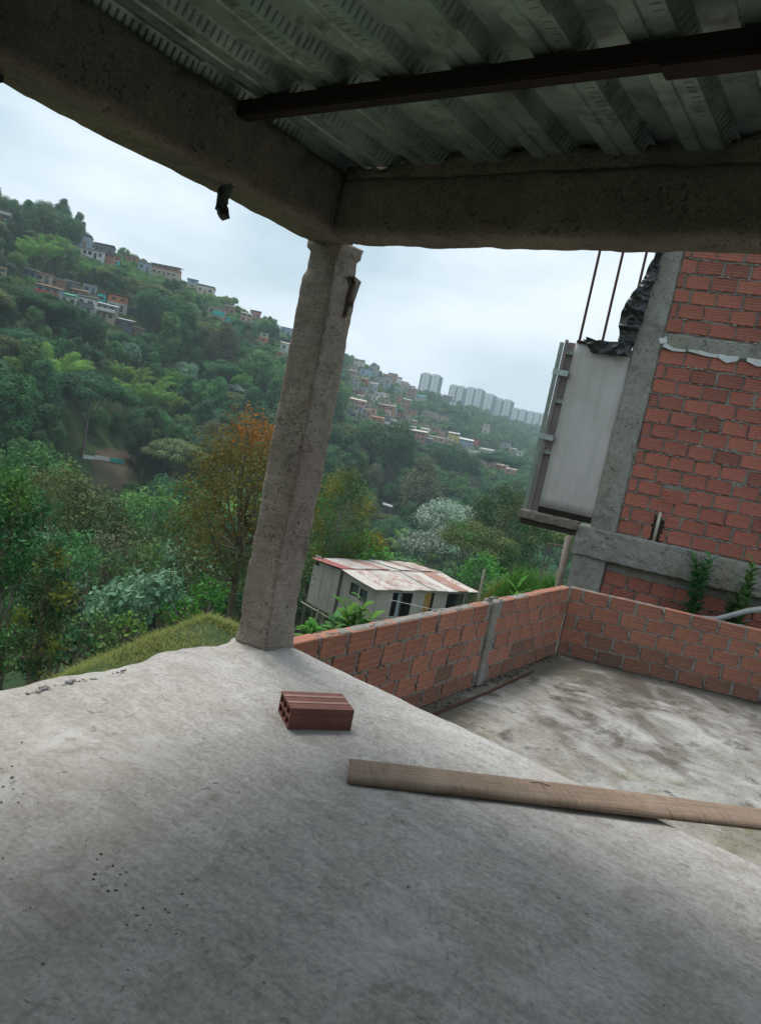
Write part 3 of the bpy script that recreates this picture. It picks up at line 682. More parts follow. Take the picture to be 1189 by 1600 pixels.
tag(pk, 'long weathered wooden plank lying across the slab edge over the terrace', 'plank')
# rubble along the slab's broken left edge, grit over the slab
def scatter_stones(name, pts, sizes, mat, seed, kind_label=None):
    R = random.Random(seed); V = []; Fq = []
    base = []; bm = bmesh.new(); bmesh.ops.create_icosphere(bm, subdivisions=1, radius=1); bv = np.array([v_.co[:] for v_ in bm.verts]); bf = np.array([[q.index for q in f.verts] for f in bm.faces]); bm.free()
    for p, s in zip(pts, sizes):
        k = bv*rng.uniform(.6, 1.15, (len(bv), 1))*np.array([s*R.uniform(.8,1.5), s*R.uniform(.7,1.1), s*R.uniform(.45,.8)])
        th = R.uniform(0, 6.28); k = k @ np.array([[math.cos(th),-math.sin(th),0],[math.sin(th),math.cos(th),0],[0,0,1]])
        Fq.append(bf+len(V)*len(bv)); V.append(k+np.array(p)+np.array([0,0,s*.25]))
    return mesh_np(name, np.concatenate(V), np.concatenate(Fq), mat)
pts, sz = [], []
for k in range(75):
    px = random.choice((random.uniform(15, 135), random.gauss(95, 18), random.gauss(40, 10))); q = onz(px, 1058-px*.06+random.gauss(0, 5), 0); q = (max(min(q[0], -2.9), -3.02)+.03+abs(random.gauss(0,.03)), q[1], -.028+random.random()**2*.012); pts.append(q); sz.append(random.choice((.006,.008,.010,.014,.020)))
for k in range(9):
    px = random.uniform(150, 200); q = onz(px, 1044-(px-150)*.12, 0); pts.append((max(q[0], -3.02)+abs(random.gauss(0,.03)), q[1], -.02)); sz.append(random.choice((.006,.009,.013)))
rb_ = stuff(tag(obj('concrete_rubble', scatter_stones('concrete_rubble', pts, sz, M_STONE, 5)), 'broken grey concrete crumbs along the left edge of the slab', 'rubble'))
pts, sz = [], []
for k in range(170):
    px, py = random.uniform(-20, 1189), 1040+560*random.random()**.8
    q = onz(px, py, 0)
    if q[1] > 3.3 or q[0] < -2.95: continue
    pts.append((q[0], q[1], 0)); sz.append(random.choice((.0016,.002,.0025,.003,.004,.006)))
for cx_, cy_, n, s in ((250,1480,18,.03),(175,1370,18,.03),(5,1222,10,.02),(210,1440,14,.03),(290,1530,18,.035)):
    for k in range(n):
        q = onz(cx_+random.gauss(0, 28), cy_+random.gauss(0, 22), 0); pts.append((q[0], q[1], -.001)); sz.append(random.choice((.002,.003,.004,.006)))
stuff(tag(obj('grit', scatter_stones('grit', pts, sz, mat_plain('dark_grit', (.23,.21,.185), .9, var=.5, scale=3), 6)), 'dark grit and crumbs scattered over the concrete slab', 'grit'))
pts, sz = [], []
for k in range(260):
    u = random.random(); q = np.array(A_)*(1-u)+np.array(B_)*u; pts.append((q[0]+.012+abs(random.gauss(0,.035)), q[1], WB)); sz.append(random.choice((.006,.008,.011,.016,.022)))
for k in range(200):
    u = random.random()*4.0; pts.append((-3.085+u*math.cos(rad(25))+.02, 9.235+u*math.sin(rad(25))-abs(random.gauss(0,.04))-.01, WB)); sz.append(random.choice((.006,.009,.012,.018)))
stuff(tag(obj('wall_foot_crumbs', scatter_stones('wall_foot_crumbs', pts, sz, mat_plain('damp_crumbs', (.10,.09,.075), .95, var=.4, scale=4), 16)), 'damp mortar crumbs gathered along the foot of the parapets', 'rubble'))
mb = MB(); q = onz(820, 1236, .0); mb.tube([(q[0],q[1],.045),(q[0]+.05,q[1]+.02,.06),(q[0]+.09,q[1]+.05,.052)], .0018, 5)
tag(obj('wire_offcut', mb.mesh('wire_offcut', M_RUST)), 'tiny curled wire offcut on the wooden plank', 'wire')

# ================================================================== tin roofed shack below the terrace
E1, E2, ZV_ = azdir(51), azdir(-44), np.array([0,0,1.])
DSH = 36.0
CE = ondepth(588, 922, DSH)                       # front-left eave corner
def solve(P, dirs, target):
    x = np.zeros(len(dirs))
    for _ in range(60):
        f = lambda q: proj(P+sum(a*b for a, b in zip(q, dirs)))[:2]-np.array(target)
        r = f(x); J = np.stack([(f(x+np.eye(len(dirs))[i]*.01)-r)/.01 for i in range(len(dirs))], 1)
        x = x-np.linalg.lstsq(J, r, rcond=None)[0]*.7
    return x
l1 = solve(CE, [E1], (746, 928))[0]
e2r, rise = solve(CE, [E2, ZV_], (531, 888))
RIDGE = CE+E2*e2r+ZV_*rise
e2b, fall = solve(RIDGE, [E2, ZV_], (487, 871.5))
print('SHACK', l1, e2r, rise, e2b, fall, CE, ground(CE[0], CE[1]))
sh = thing('tin_roof_shack', 'small pale wooden house with rusty corrugated tin roof below the terrace', 'house', (0,0,0))
M_SHWALL = mat_plain('shack_board', (.42,.385,.335), .85, c2=(.33,.30,.255), scale=1.6, bump=.1)
M_SHDARK = mat_plain('dark_interior', (.012,.012,.012), .9)
t = NT('tin_sheet'); v = t.coord('Object'); oi = t.n('ObjectInfo').outputs['Random']
c = t.mix(t.math('FRACT', t.math('MULTIPLY', oi, 3.3)), (.50,.47,.43), (.38,.35,.32))
rf = t.ramp(t.math('ADD', t.noise(t.coord(scale=(1,1,1)), 1.7, 6, .7, .4), t.math('MULTIPLY', t.math('SUBTRACT', oi, .5), .45)), [(.50, 0), (.66, 1)])
c = t.mix(t.math('MULTIPLY', rf, .85), c, (.27,.115,.07))
c = t.mix(t.math('MULTIPLY', t.ramp(t.noise(v, 5, 5, .7), [(.5, 0), (.7, 1)]), .35), c, (.15,.12,.10))
M_TIN = t.bsdf(c, .6, .15, t.bump(t.noise(v, 12, 3), .2, .02), .35)
M_TINRED = mat_plain('tin_red_paint', (.34,.10,.085), .6, c2=(.24,.07,.06), scale=2)
OH = .38
WC = CE+E1*.45+E2*OH-ZV_*.10                      # wall corner under the eave
LW, DW = l1-.9, (e2r+e2b)-OH-.2; WH = 2.35
def shp(u, w, z): return WC+E1*u+E2*w+ZV_*z
gz = WC[2]-WH
def wallquad(name, a, b, z0a, z1a, z1b, mat, parent, th=.06, inward=None, z0b=None):
    z0b = z0a if z0b is None else z0b; d = np.array(inward)*th; mb = MB()
    P = [a+ZV_*z0a, b+ZV_*z0b, b+ZV_*z1b, a+ZV_*z1a]; Q = [p+d for p in P]
    mb.poly(P); mb.poly(Q[::-1])
    for i in range(4): mb.poly([P[i], P[(i+1) % 4], Q[(i+1) % 4], Q[i]])
    return obj(name, mb.mesh(name, mat), parent)
# front wall as plank panels with openings left for windows and door
def pu(px): return solve(shp(0,0,-.6), [E1], (px, 940))[0] if False else None
def u_at(px):   # distance along the front wall whose projection has this x at mid height
    lo, hi = -1, LW+1
    for _ in range(40):
        mid = (lo+hi)/2
        if proj(shp(mid, 0, -.8))[0] < px: lo = mid
        else: hi = mid
    return lo
def w_at(px):
    lo, hi = -1, DW+3
    for _ in range(40):
        mid = (lo+hi)/2
        if proj(shp(0, mid, -.5))[0] > px: lo = mid
        else: hi = mid
    return lo
wins = [(u_at(611), u_at(642), -1.45, -.15), (u_at(696), u_at(722), -1.5, -.15)]; door = (u_at(661), u_at(676), -2.25, -.12)
print('SHACK u', wins, door, LW, DW, gz)
segs = []; cur = 0
for (a, b, z0, z1) in sorted(wins+[door]):
    segs.append((cur, a)); cur = b
segs.append((cur, LW))
for a, b in segs: wallquad('wall_panel', shp(a,0,0), shp(b,0,0), -WH, 0, 0, M_SHWALL, sh, inward=E2)
for (a, b, z0, z1) in wins:
    wallquad('wall_panel', shp(a,0,0), shp(b,0,0), -WH, z0, z0, M_SHWALL, sh, inward=E2)
    wallquad('wall_panel', shp(a,0,0), shp(b,0,0), z1, 0, 0, M_SHWALL, sh, inward=E2)
    w_ = wallquad('window', shp(a+.02,.5,0), shp(b-.02,.5,0), z0, z1, z1, M_SHDARK, sh, inward=E2)
    for q in (a+.02, (a+b)/2, b-.02): wallquad('window_frame', shp(q-.025,.02,0), shp(q+.025,.02,0), z0, z1, z1, mat_plain('dark_frame', (.05,.045,.04)), w_, .03, E2)
wallquad('wall_panel', shp(door[0],0,0), shp(door[1],0,0), door[3], 0, 0, M_SHWALL, sh, inward=E2)
dr = wallquad('door', shp(door[0]+.02,.03,0), shp(door[1]*.72+door[0]*.28,.03,0), door[2], door[3]-.01, door[3]-.01, mat_plain('ochre_door', (.40,.215,.05), .6), sh, .04, E2)
wallquad('doorway', shp(door[0],.4,0), shp(door[1],.4,0), door[2], door[3], door[3], M_SHDARK, sh, inward=E2)
# cloths hung in the window
mc = mat_plain('pale_curtain', (.30,.36,.38), .9)
wallquad('curtain', shp(wins[0][0]+(wins[0][1]-wins[0][0])*.32,.08,0), shp(wins[0][0]+(wins[0][1]-wins[0][0])*.55,.08,0), wins[0][2]-.35, wins[0][3]-.05, wins[0][3]-.05, mc, sh, .02, E2)
# left gable wall in two stretches with a post between
wsplit = w_at(533); hgt = lambda w: np.interp(w+OH, [0, e2r, e2r+e2b], [0, rise, rise+fall])-.06
lwins = [(w_at(562+12), w_at(562), -.95, -.30), (w_at(560), w_at(547), -.85, -.20), (w_at(499.5), w_at(491), -.15, .42)]
cuts = sorted([0, DW, wsplit, e2r-OH]+[q for w in lwins for q in w[:2]])
for a, b in zip(cuts[:-1], cuts[1:]):
    if b-a < .02: continue
    m_ = (a+b)/2; off = -.35 if m_ > wsplit else 0
    aa, bb = shp(0, a, 0)+E1*(off*.3), shp(0, b, 0)+E1*(off*.3)
    win = [w for w in lwins if w[0]-.01 <= m_ <= w[1]+.01]
    if win:
        w = win[0]; wallquad('wall_panel', aa, bb, -WH, w[2], w[2], M_SHWALL, sh, inward=E1); wallquad('wall_panel', aa, bb, w[3], hgt(a), hgt(b), M_SHWALL, sh, inward=E1)
        wd = wallquad('window', aa+E1*.12, bb+E1*.12, w[2], w[3], w[3], mat_plain('dull_pane', (.06,.09,.09), .25, spec=.5) if w[0] < wsplit else M_SHDARK, sh, .02, E1)
        wallquad('window_frame', aa-E1*.015, bb-E1*.015, w[2]-.05, w[2], w[2], M_SHWALL, wd, .04, E1)
    else: wallquad('wall_panel', aa, bb, -WH, hgt(a), hgt(b), M_SHWALL, sh, inward=E1)
    if b-a > .9:
        for q in np.arange(a+.6, b-.2, .9):
            aa_ = shp(0, q, 0)+E1*(off*.3-.012); wallquad('batten', aa_, aa_+E2*.03, -WH, hgt(q)-.02, hgt(q)-.02, mat_plain('batten_grey', (.30,.27,.23)), sh, .011, E1)
wallquad('corner_post', shp(0,wsplit-.05,0)-E1*.14, shp(0,wsplit+.05,0)-E1*.14, -WH-.2, hgt(wsplit)-.02, hgt(wsplit)-.02, mat_plain('old_post', (.12,.10,.085)), sh, .03, E1)
wallquad('corner_post', shp(-.03,0,0)-E2*.02, shp(.06,0,0)-E2*.02, -WH, -.02, -.02, mat_plain('pale_post', (.36,.33,.29)), sh, .018, E2)
# stilts under the raised back of the house
for w in np.linspace(.6, DW-.1, 5):
    p = shp(.1, w, -WH); g = ground(p[0], p[1]); mb = MB()
    mb.tube([(p[0], p[1], min(g-.3, p[2]-.4)), (p[0], p[1], p[2]+.02)], .06, 6); obj('stilt', mb.mesh('stilt', mat_plain('stilt_wood', (.22,.19,.15))), sh)
mb = MB(); P = shp(-.35, wsplit-.6, -WH-.15); Q = shp(-.35, DW+.5, -WH-.05); mb.tube([P, Q], .035, 6); obj('rail', mb.mesh('rail', mat_plain('pale_pole', (.42,.38,.30))), sh)
P = shp(-.5, wsplit+.9, -WH-.6); mb = MB(); mb.tube([P, P+ZV_*1.6+E1*.2], .04, 6); obj('prop_pole', mb.mesh('prop_pole', mat_plain('pale_pole2', (.42,.38,.30))), sh)
wallquad('back_wall', shp(0,DW,0), shp(LW,DW,0), -WH, hgt(DW), hgt(DW), M_SHWALL, sh, inward=-E2)
wallquad('end_wall', shp(LW,0,0), shp(LW,DW,0), -WH, -.05, hgt(DW)-.2, M_SHWALL, sh, inward=-E1)
wallquad('floor_deck', shp(0,0,0), shp(LW,0,0), -WH-.12, -WH, -WH, M_SHWALL, sh, DW, E2)
# corrugated sheets, each its own piece
def tin(p_eave, p_ridge, across, width, name, sag=.04, mat=M_TIN):
    nu, nv = 26, 7; V = []
    for i in range(nu+1):
        for j in range(nv+1):
            u, v_ = i/nu, j/nv; P = p_eave+(p_ridge-p_eave)*v_+across*(width*u)
            V.append(P+ZV_*(.028*math.sin(u*2*math.pi*6.5)-sag*math.sin(v_*math.pi)))
    Fq = [(i*(nv+1)+j, (i+1)*(nv+1)+j, (i+1)*(nv+1)+j+1, i*(nv+1)+j+1) for i in range(nu) for j in range(nv)]
    return mesh_np(name, V, Fq, mat, True)
nsh = 9; ws = l1/nsh; R = random.Random(4)
rt_ = obj('roof', None, sh)
for k in range(nsh):
    u = k*ws; ext = R.uniform(-.10,.10); lift = ZV_*(.012*(k % 2)+R.uniform(0,.03))
    E_ = CE+E1*u-E2*ext; 
    r0 = RIDGE+E1*(u-.0)+lift; r1 = r0-E2*.25+ZV_*(-.25*rise/e2r)
    obj('tin_sheet', tin(E_+lift, r0+ZV_*.015, E1, ws+.07, 'tin_sheet'), rt_)
    b_ = RIDGE+E1*u+E2*(e2b+R.uniform(-.1,.1))+ZV_*fall
    obj('tin_sheet', tin(r0-E2*.18+ZV_*(.05-.18*rise/e2r)+lift, b_+lift, E1, ws+.07, 'tin_sheet', .02, M_TINRED if k < 1 else M_TIN), rt_)

# ================================================================== vegetation builders
def leaves(name, C_, N_, S_, mat, vcol, asp=.55, fold=.0):
    n = len(C_); N_ = N_/np.maximum(np.linalg.norm(N_, axis=1)[:, None], 1e-6)
    q = rng.normal(size=(n, 3)); T = np.cross(N_, q); T /= np.maximum(np.linalg.norm(T, axis=1)[:, None], 1e-6); B = np.cross(N_, T)
    S_ = S_[:, None]
    V = np.stack([C_-T*S_, C_+B*S_*asp+N_*S_*fold, C_+T*S_, C_-B*S_*asp+N_*S_*fold], 1).reshape(-1, 3)
    Fq = np.arange(4*n).reshape(n, 4)
    me = mesh_np(name, V, Fq, mat)
    at = me.attributes.new('v', 'FLOAT', 'FACE'); at.data.foreach_set('value', np.clip(vcol, 0, 1).astype(np.float32))
    return me
def clump_leaves(clumps, per, size, up=.35, jitter=.55, shell=(.55, 1.05), droop=0.0):
    Cs, Ns, Ss, Vs = [], [], [], []
    for (c, r_) in clumps:
        c = np.array(c, float); r_ = np.array(r_, float) if hasattr(r_, '__len__') else np.array([r_]*3, float)
        k = max(4, int(per*(r_.mean()**2)))
        d = rng.normal(size=(k, 3)); d[:, 2] += .25; d /= np.linalg.norm(d, axis=1)[:, None]
        rr = rng.uniform(*shell, (k, 1))
        Cs.append(c+d*r_*rr); nn = d*1.0+rng.normal(size=(k, 3))*jitter; nn[:, 2] += up; Ns.append(nn)
        Ss.append(size*rng.uniform(.6, 1.35, k)); Vs.append(np.clip(rng.uniform(0, 1)*.6+rng.uniform(0, .4, k), 0, 1))
    return np.concatenate(Cs), np.concatenate(Ns), np.concatenate(Ss), np.concatenate(Vs)
M_BARK = mat_plain('bark', (.12,.095,.07), .95, c2=(.20,.17,.135), scale=5, bump=.5)
M_BARKP = mat_plain('pale_bark', (.34,.31,.26), .9, c2=(.22,.19,.15), scale=5, bump=.4)
def trunk_mesh(name, h, r, tips, mat=M_BARK, lean=(0,0), n=6):
    mb = MB(); top = (lean[0], lean[1], h)
    pts = [(lean[0]*(q**1.4)+.04*h*math.sin(q*5)*.3, lean[1]*(q**1.4)+.03*h*math.sin(q*4+1)*.3, h*q) for q in np.linspace(0, 1, 6)]
    pts[0] = (0, 0, -.6)
    mb.tube(pts, [r*(1.25-.75*q) for q in np.linspace(0, 1, 6)], n)
    for tp in tips:
        q = random.uniform(.45, .95); i = int(q*5); b = np.array(pts[i]); e = np.array(tp, float); mid = (b*.45+e*.55)+np.array([0, 0, -.12*np.linalg.norm(e-b)])
        mb.tube([tuple(b), tuple(mid), tuple(e)], [r*.5, r*.32, r*.12], 5, cap=False)
    return mb.mesh(name, mat, True)
def crown_clumps(kind, n, R_, H, z0, seed):
    Rn = random.Random(seed); out_ = []
    for i in range(n):
        th = Rn.uniform(0, 6.283); q = (i+.5)/n
        if kind == 'round':
            ph = math.acos(1-1.75*q); x = math.sin(ph); z = math.cos(ph); k_ = Rn.uniform(.55,.92); out_.append(((R_*k_*x*math.cos(i*2.4), R_*k_*x*math.sin(i*2.4), z0+H*.5+H*Rn.uniform(.34,.50)*z), R_*Rn.uniform(.20,.46)))
        elif kind == 'tall':
            w = math.sin(math.pi*min(.98, .12+.86*q))**.8; out_.append(((R_*.62*w*math.cos(i*2.4)*Rn.uniform(.4,1.1), R_*.62*w*math.sin(i*2.4)*Rn.uniform(.4,1.1), z0+H*q), R_*Rn.uniform(.22,.50)*(.6+.4*w)))
        elif kind == 'umbrella':
            rr = R_*.86*math.sqrt(q); out_.append(((rr*math.cos(i*2.4), rr*math.sin(i*2.4), z0+H*(.95-.45*(rr/R_)**2)+Rn.uniform(-.25,.25)*H*.6), (R_*Rn.uniform(.24,.36), R_*Rn.uniform(.24,.36), R_*Rn.uniform(.12,.20))))
        elif kind == 'conic':
            w = (1-q)**.8+.12; out_.append(((R_*.75*w*math.cos(i*2.4)*Rn.uniform(.5,1.1), R_*.75*w*math.sin(i*2.4)*Rn.uniform(.5,1.1), z0+H*q), R_*Rn.uniform(.28,.42)*(.45+.6*w)))
    return out_
def bamboo_parts(n, H, spread, seed, per, size):
    Rn = random.Random(seed); cl = []; mb = MB()
    for i in range(n):
        th = i*2.399+Rn.uniform(-.3,.3); b = (math.cos(th)*spread*.18, math.sin(th)*spread*.18); L = spread*Rn.uniform(.35, 1.0); h = H*Rn.uniform(.72, 1.05)*(1.05-.25*L/spread)
        P = lambda q: (b[0]+math.cos(th)*L*q**2.2, b[1]+math.sin(th)*L*q**2.2, h*(1.28*q-.36*q**3.2))
        mb.tube([P(q) for q in np.linspace(0, 1.0, 6)], [.07,.065,.06,.05,.03,.012], 4, cap=False)
        for q in (.50,.62,.74,.86,.97,1.06): 
            w = .95*math.sin(math.pi*min(1, (q-.36)/.78))*H/12; cl.append((P(q), (w*.95+.25, w*.95+.25, w*.75+.2)))
    return cl, mb
# leaf colours (real leaf albedos)
ML = dict(
 dark=mat_leaf('leaf_dark', (.022,.062,.028), (.052,.118,.046), hue=.05, trans=.2),
 mid=mat_leaf('leaf_mid', (.034,.090,.032), (.078,.160,.052), hue=.06, trans=.22),
 light=mat_leaf('leaf_light', (.065,.145,.036), (.130,.225,.060), hue=.05),
 olive=mat_leaf('leaf_olive', (.050,.074,.030), (.110,.128,.052), hue=.04, trans=.2),
 bamboo=mat_leaf('leaf_bamboo', (.085,.175,.042), (.175,.285,.075), hue=.03, trans=.35),
 silver=mat_leaf('leaf_silver', (.11,.155,.12), (.30,.355,.30), hue=.02, trans=.2),
 silvergreen=mat_leaf('leaf_silver_green', (.05,.115,.065), (.155,.235,.155), hue=.03, trans=.2),
 brown=mat_leaf('leaf_brownish', (.070,.080,.045), (.125,.130,.075), hue=.03, trans=.2),
 rust=mat_leaf('leaf_rust', (.12,.064,.016), (.22,.115,.03), hue=.03, trans=.35),
 rustolive=mat_leaf('leaf_rust_olive', (.072,.072,.022), (.14,.115,.034), hue=.03, trans=.3),
 bright=mat_leaf('leaf_bright', (.042,.125,.026), (.095,.215,.046), hue=.03, trans=.35),
 gold=mat_leaf('leaf_gold_green', (.070,.090,.018), (.165,.150,.032), hue=.03, trans=.3))

# ---- far tree archetypes: (crown mesh, trunk mesh, height, crown radius)
ARCH = {}
def arch(key, kind, ncl, R_, H, z0, mat, per, size, seed, flat=False):
    cl = crown_clumps(kind, ncl, R_, H, z0, seed); a = clump_leaves(cl, per*3.6, size*.53, up=.55, jitter=.26)
    tips = [c for c, _ in cl[::max(1, len(cl)//6)]]
    ARCH[key] = (leaves('crown_'+key, *a[:3], ML[mat], a[3]), trunk_mesh('trunk_'+key, z0+H*.5, .035*(z0+H)*.5, tips, M_BARKP if mat in ('silver','silvergreen') else M_BARK), z0+H, R_)
arch('round_a', 'round', 26, 4.2, 6.5, 3.0, 'mid', 62, .34, 1)
arch('round_b', 'round', 30, 4.6, 6.0, 3.2, 'dark', 62, .34, 2)
arch('tall_a', 'tall', 26, 3.2, 9.5, 2.5, 'dark', 90, .32, 3)
arch('tall_b', 'tall', 24, 2.9, 8.5, 2.5, 'mid', 95, .32, 4)
arch('umb_a', 'umbrella', 30, 5.2, 4.0, 5.5, 'dark', 75, .32, 5)
arch('umb_b', 'umbrella', 26, 4.6, 3.6, 5.0, 'olive', 75, .30, 6)
arch('light_a', 'round', 22, 3.4, 5.2, 2.0, 'light', 75, .30, 7)
arch('brown_a', 'tall', 26, 4.4, 8.5, 3.0, 'brown', 46, .30, 8)
arch('silver_a', 'umbrella', 24, 4.2, 3.2, 4.5, 'silver', 42, .42, 9)
arch('silver_b', 'round', 20, 3.2, 4.5, 2.5, 'silvergreen', 55, .40, 10)
arch('shrub_a', 'round', 14, 2.0, 2.6, .1, 'light', 120, .24, 11)
arch('shrub_b', 'round', 14, 2.2, 2.4, .1, 'mid', 110, .24, 12)
cl, mb_ = bamboo_parts(17, 12, 5.0, 3, 0, 0); a = clump_leaves(cl, 300, .15, up=.6, shell=(.4, 1.0), jitter=.3); ARCH['bamboo_a'] = (leaves('crown_bamboo', *a[:3], ML['bamboo'], a[3], asp=.35), mb_.mesh('culms', mat_plain('culm', (.16,.19,.06), .6)), 12, 4.6)

TREES = []    # (x, y, scale, key)
KIND_WORDS = {'round_a':'mid green round crowned tree','round_b':'dark green round crowned tree','tall_a':'dark green tall narrow tree','tall_b':'mid green tall narrow tree','umb_a':'dark spreading flat topped tree','umb_b':'olive spreading flat topped tree','light_a':'pale yellowish green bushy tree','brown_a':'greyish brown thin leaved tree','silver_a':'silvery white leaved tree','silver_b':'grey green large leaved tree','shrub_a':'pale green shrub','shrub_b':'mid green shrub','bamboo_a':'feathery yellow green bamboo clump'}

# ================================================================== houses on the far slopes
PALE = dict(white=(.66,.66,.64), cream=(.55,.50,.40), grey=(.36,.36,.355), dark=(.13,.135,.14), brick=(.36,.165,.11), pink=(.52,.30,.25), blue=(.30,.42,.52), turq=(.05,.50,.45), yellow=(.58,.43,.14), orange=(.48,.19,.09), tan=(.42,.33,.25), red=(.42,.10,.07), rust=(.27,.15,.10), green=(.06,.38,.22), bluegrey=(.27,.34,.40), zinc=(.46,.47,.47))
HM = {k: mat_plain('house_'+k, c, .8, var=.22, scale=.9) for k, c in PALE.items()}
HM['towercore'] = mat_plain('tower_core', (.16,.20,.24), .7, var=.2, scale=.5); HM['glass'] = mat_plain('house_glass', (.03,.035,.04), .3, spec=.5)
UNIT = {}
def unit_box(mk):
    if mk not in UNIT:
        mb = MB(); mb.box((-.5,-.5,0), (.5,.5,1)); UNIT[mk] = mb.mesh('unit_'+mk, HM[mk])
    return UNIT[mk]
HRECT = []; HOUSES_XY = []
def far_house(px, py, wpx, hpx, wall, roofc, label, floors=1, nwin=3, upper=None, balcony=False, cover=None, group=None, yaw=0, awning=None, parts=True):
    h_ = hit(px, py); d_ = ray(px, py); azp = math.degrees(math.atan2(d_@R0, d_@F0)); rmx = float(np.interp(azp, AZ_F, RR))
    if h_ is None or math.hypot(*h_[0][:2]) > rmx-2:      # foot lost behind the crest: stand on the crest itself
        q = azdir(azp)*(rmx-4); P = np.array([q[0], q[1], ground(q[0], q[1])]); h_ = (P, float(proj(P)[2]))
    P, dep = h_; fp = proj(P); px, py = float(fp[0]), float(fp[1]); w = wpx*dep/F_PX; h = hpx*dep/F_PX*1.02; d = max(3.0, w*.75)
    vx, vy = P[0], P[1]; ang = math.atan2(vy, vx)-math.pi/2+rad(yaw)     # local +y points away from the camera
    root = thing('hillside_house', label, 'house', (vx, vy, P[2]), ang, group)
    h1 = h*.55 if (floors > 1 or upper) else h
    obj('wall', unit_box(wall), root, (0, d/2, -2.5), None, (w, d, 2.5+h1))
    if h1 < h: obj('upper_wall', unit_box(upper or wall), root, (0, d/2+.15, h1+.003), None, (w*.97, d*.95, h-h1))
    tilt = random.uniform(.03, .16)*random.choice((1, 1, -1))
    rf = obj('roof', unit_box(roofc), root, (0, d/2-.2, h+.02+abs(tilt)*d*.25), (tilt, random.uniform(-.04,.04), 0), (w*1.1, d*1.12, .14))
    if parts:
        nf = 2 if h1 < h else 1
        for f_ in range(nf):
            zb = 0 if f_ == 0 else h1; hh = h1 if f_ == 0 else h-h1
            yy = -.01 if f_ == 0 else (.15+d*.025-.01)
            for k in range(nwin):
                x = (-.5+(k+.5)/nwin)*w*.9+random.uniform(-.1,.1)
                if f_ == 0 and k == nwin//2 and nwin > 1: obj('door', unit_box(random.choice(('dark','rust','glass'))), root, (x, yy, zb+.03), None, (.9, .1, min(2.0, hh*.75)))
                else: obj('window', unit_box('glass'), root, (x, yy, zb+hh*.36), None, (random.uniform(.9,1.3), .1, hh*.36))
        if balcony:
            b_ = obj('balcony', unit_box('grey'), root, (0, -.45, h1-.12), None, (w*1.02, .9, .14))
            obj('railing', unit_box('dark' if balcony == 1 else balcony), b_, (0, -.48, 1.0), None, (1, .06, 5.5))
        if awning: obj('awning', unit_box(awning), root, (0, -.5, h1+.02), (.25, 0, 0), (w*.9, 1.1, .06))
        if cover: obj('shade_net', unit_box(cover), root, (w*.12, -.16, .15), (.06, 0, 0), (w*.6, .05, h*.55))
    HRECT.append((px-wpx*.5, py-hpx, px+wpx*.5, py, dep)); HOUSES_XY.append((vx, vy, max(w, d)*.75))
    return root
G1, G2, G3 = 'houses in the tight row on the left slope', 'houses along the ridge skyline', 'houses in the far hazy settlement'
far_house(72,475,36,27,'pink','rust','two storey house with blue grey window front above a red lower floor', 2, 3, 'bluegrey', 'red', group=G1, yaw=-14)
far_house(104,482,25,21,'white','green','white house with green roof edge in the left hillside row', 1, 3, group=G1, yaw=-12, awning='green')
far_house(131,494,28,28,'grey','zinc','pale grey two storey house with long balcony in the left hillside row', 2, 2, 'white', 1, group=G1, yaw=-12)
far_house(162,500,32,24,'tan','white','house with two white roof slabs stepping down the left slope', 2, 3, 'grey', 'white', group=G1, yaw=-12)
far_house(193,514,26,14,'dark','zinc','low dark house with light roof at the row\'s lower right', 1, 3, group=G1, yaw=-10)
far_house(212,523,22,10,'rust','white','lowest small house with white roof at the right end of the row', 1, 2, group=G1, yaw=-10)
far_house(182,486,30,23,'grey','rust','grey block house with bare orange brick top floor above the row', 2, 2, 'orange', group=G1, yaw=-8)
far_house(209,490,15,9,'dark','white','tiny dark house with white roof right of the orange brick one', 1, 1, group=G1)
far_house(46,433,20,12,'dark','white','open dark house with white roof edge among trees at left', 1, 2, group=G1, yaw=-15)
far_house(67,442,22,14,'tan','rust','tan house behind the blue grey fronted house', 1, 2, group=G1, yaw=-15)
far_house(88,449,22,13,'rust','zinc','brown house with grey sheet roof at the top of the row', 1, 2, group=G1, yaw=-12)
far_house(112,453,20,12,'dark','zinc','dark house with zinc roof in the middle of the upper row', 1, 2, group=G1)
far_house(124,465,22,11,'rust','rust','rusty roofed house between the upper and lower row', 1, 2, group=G1)
far_house(140,459,20,13,'bluegrey','cream','blue grey shed with cream roof at the row\'s upper right', 1, 2, group=G1)
far_house(158,473,12,13,'turq','rust','narrow turquoise house beside the orange brick top floor', 1, 1, group=G1)
far_house(145,474,16,12,'tan','rust','tan house left of the narrow turquoise one', 1, 2, group=G1)
far_house(3,428,14,9,'tan','rust','brown roofed house cut by the left edge below the ridge', 1, 1, group=G1)
far_house(8,316,22,16,'bluegrey','dark','dark roofed house with railing highest on the left skyline', 2, 3, 'grey', 'white', group=G2, yaw=-12)
far_house(20,336,12,9,'brick','rust','small brick house under the highest house at left', 1, 1, group=G2)
far_house(44,330,10,7,'grey','rust','little roof just above the trees on the left skyline', 1, 1, group=G2)
far_house(126,383,27,17,'bluegrey','bluegrey','blue grey house at the left end of the ridge row', 1, 2, group=G2, yaw=-12)
far_house(162,393,28,13,'dark','zinc','dark terraced house next to the blue grey ridge house', 1, 4, group=G2, yaw=-10)
far_house(144,404,34,14,'white','tan','long white house below the dark ridge house', 1, 4, group=G2, yaw=-12)
far_house(168,413,18,17,'brick','rust','narrow bare brick house right of the long white one', 2, 2, group=G2, yaw=-10)
far_house(181,414,12,12,'turq','orange','small house with turquoise net under an orange wall', 1, 1, 'orange', group=G2)
far_house(207,403,18,9,'brick','rust','low brick house alone on the ridge top', 1, 2, group=G2, yaw=-8)
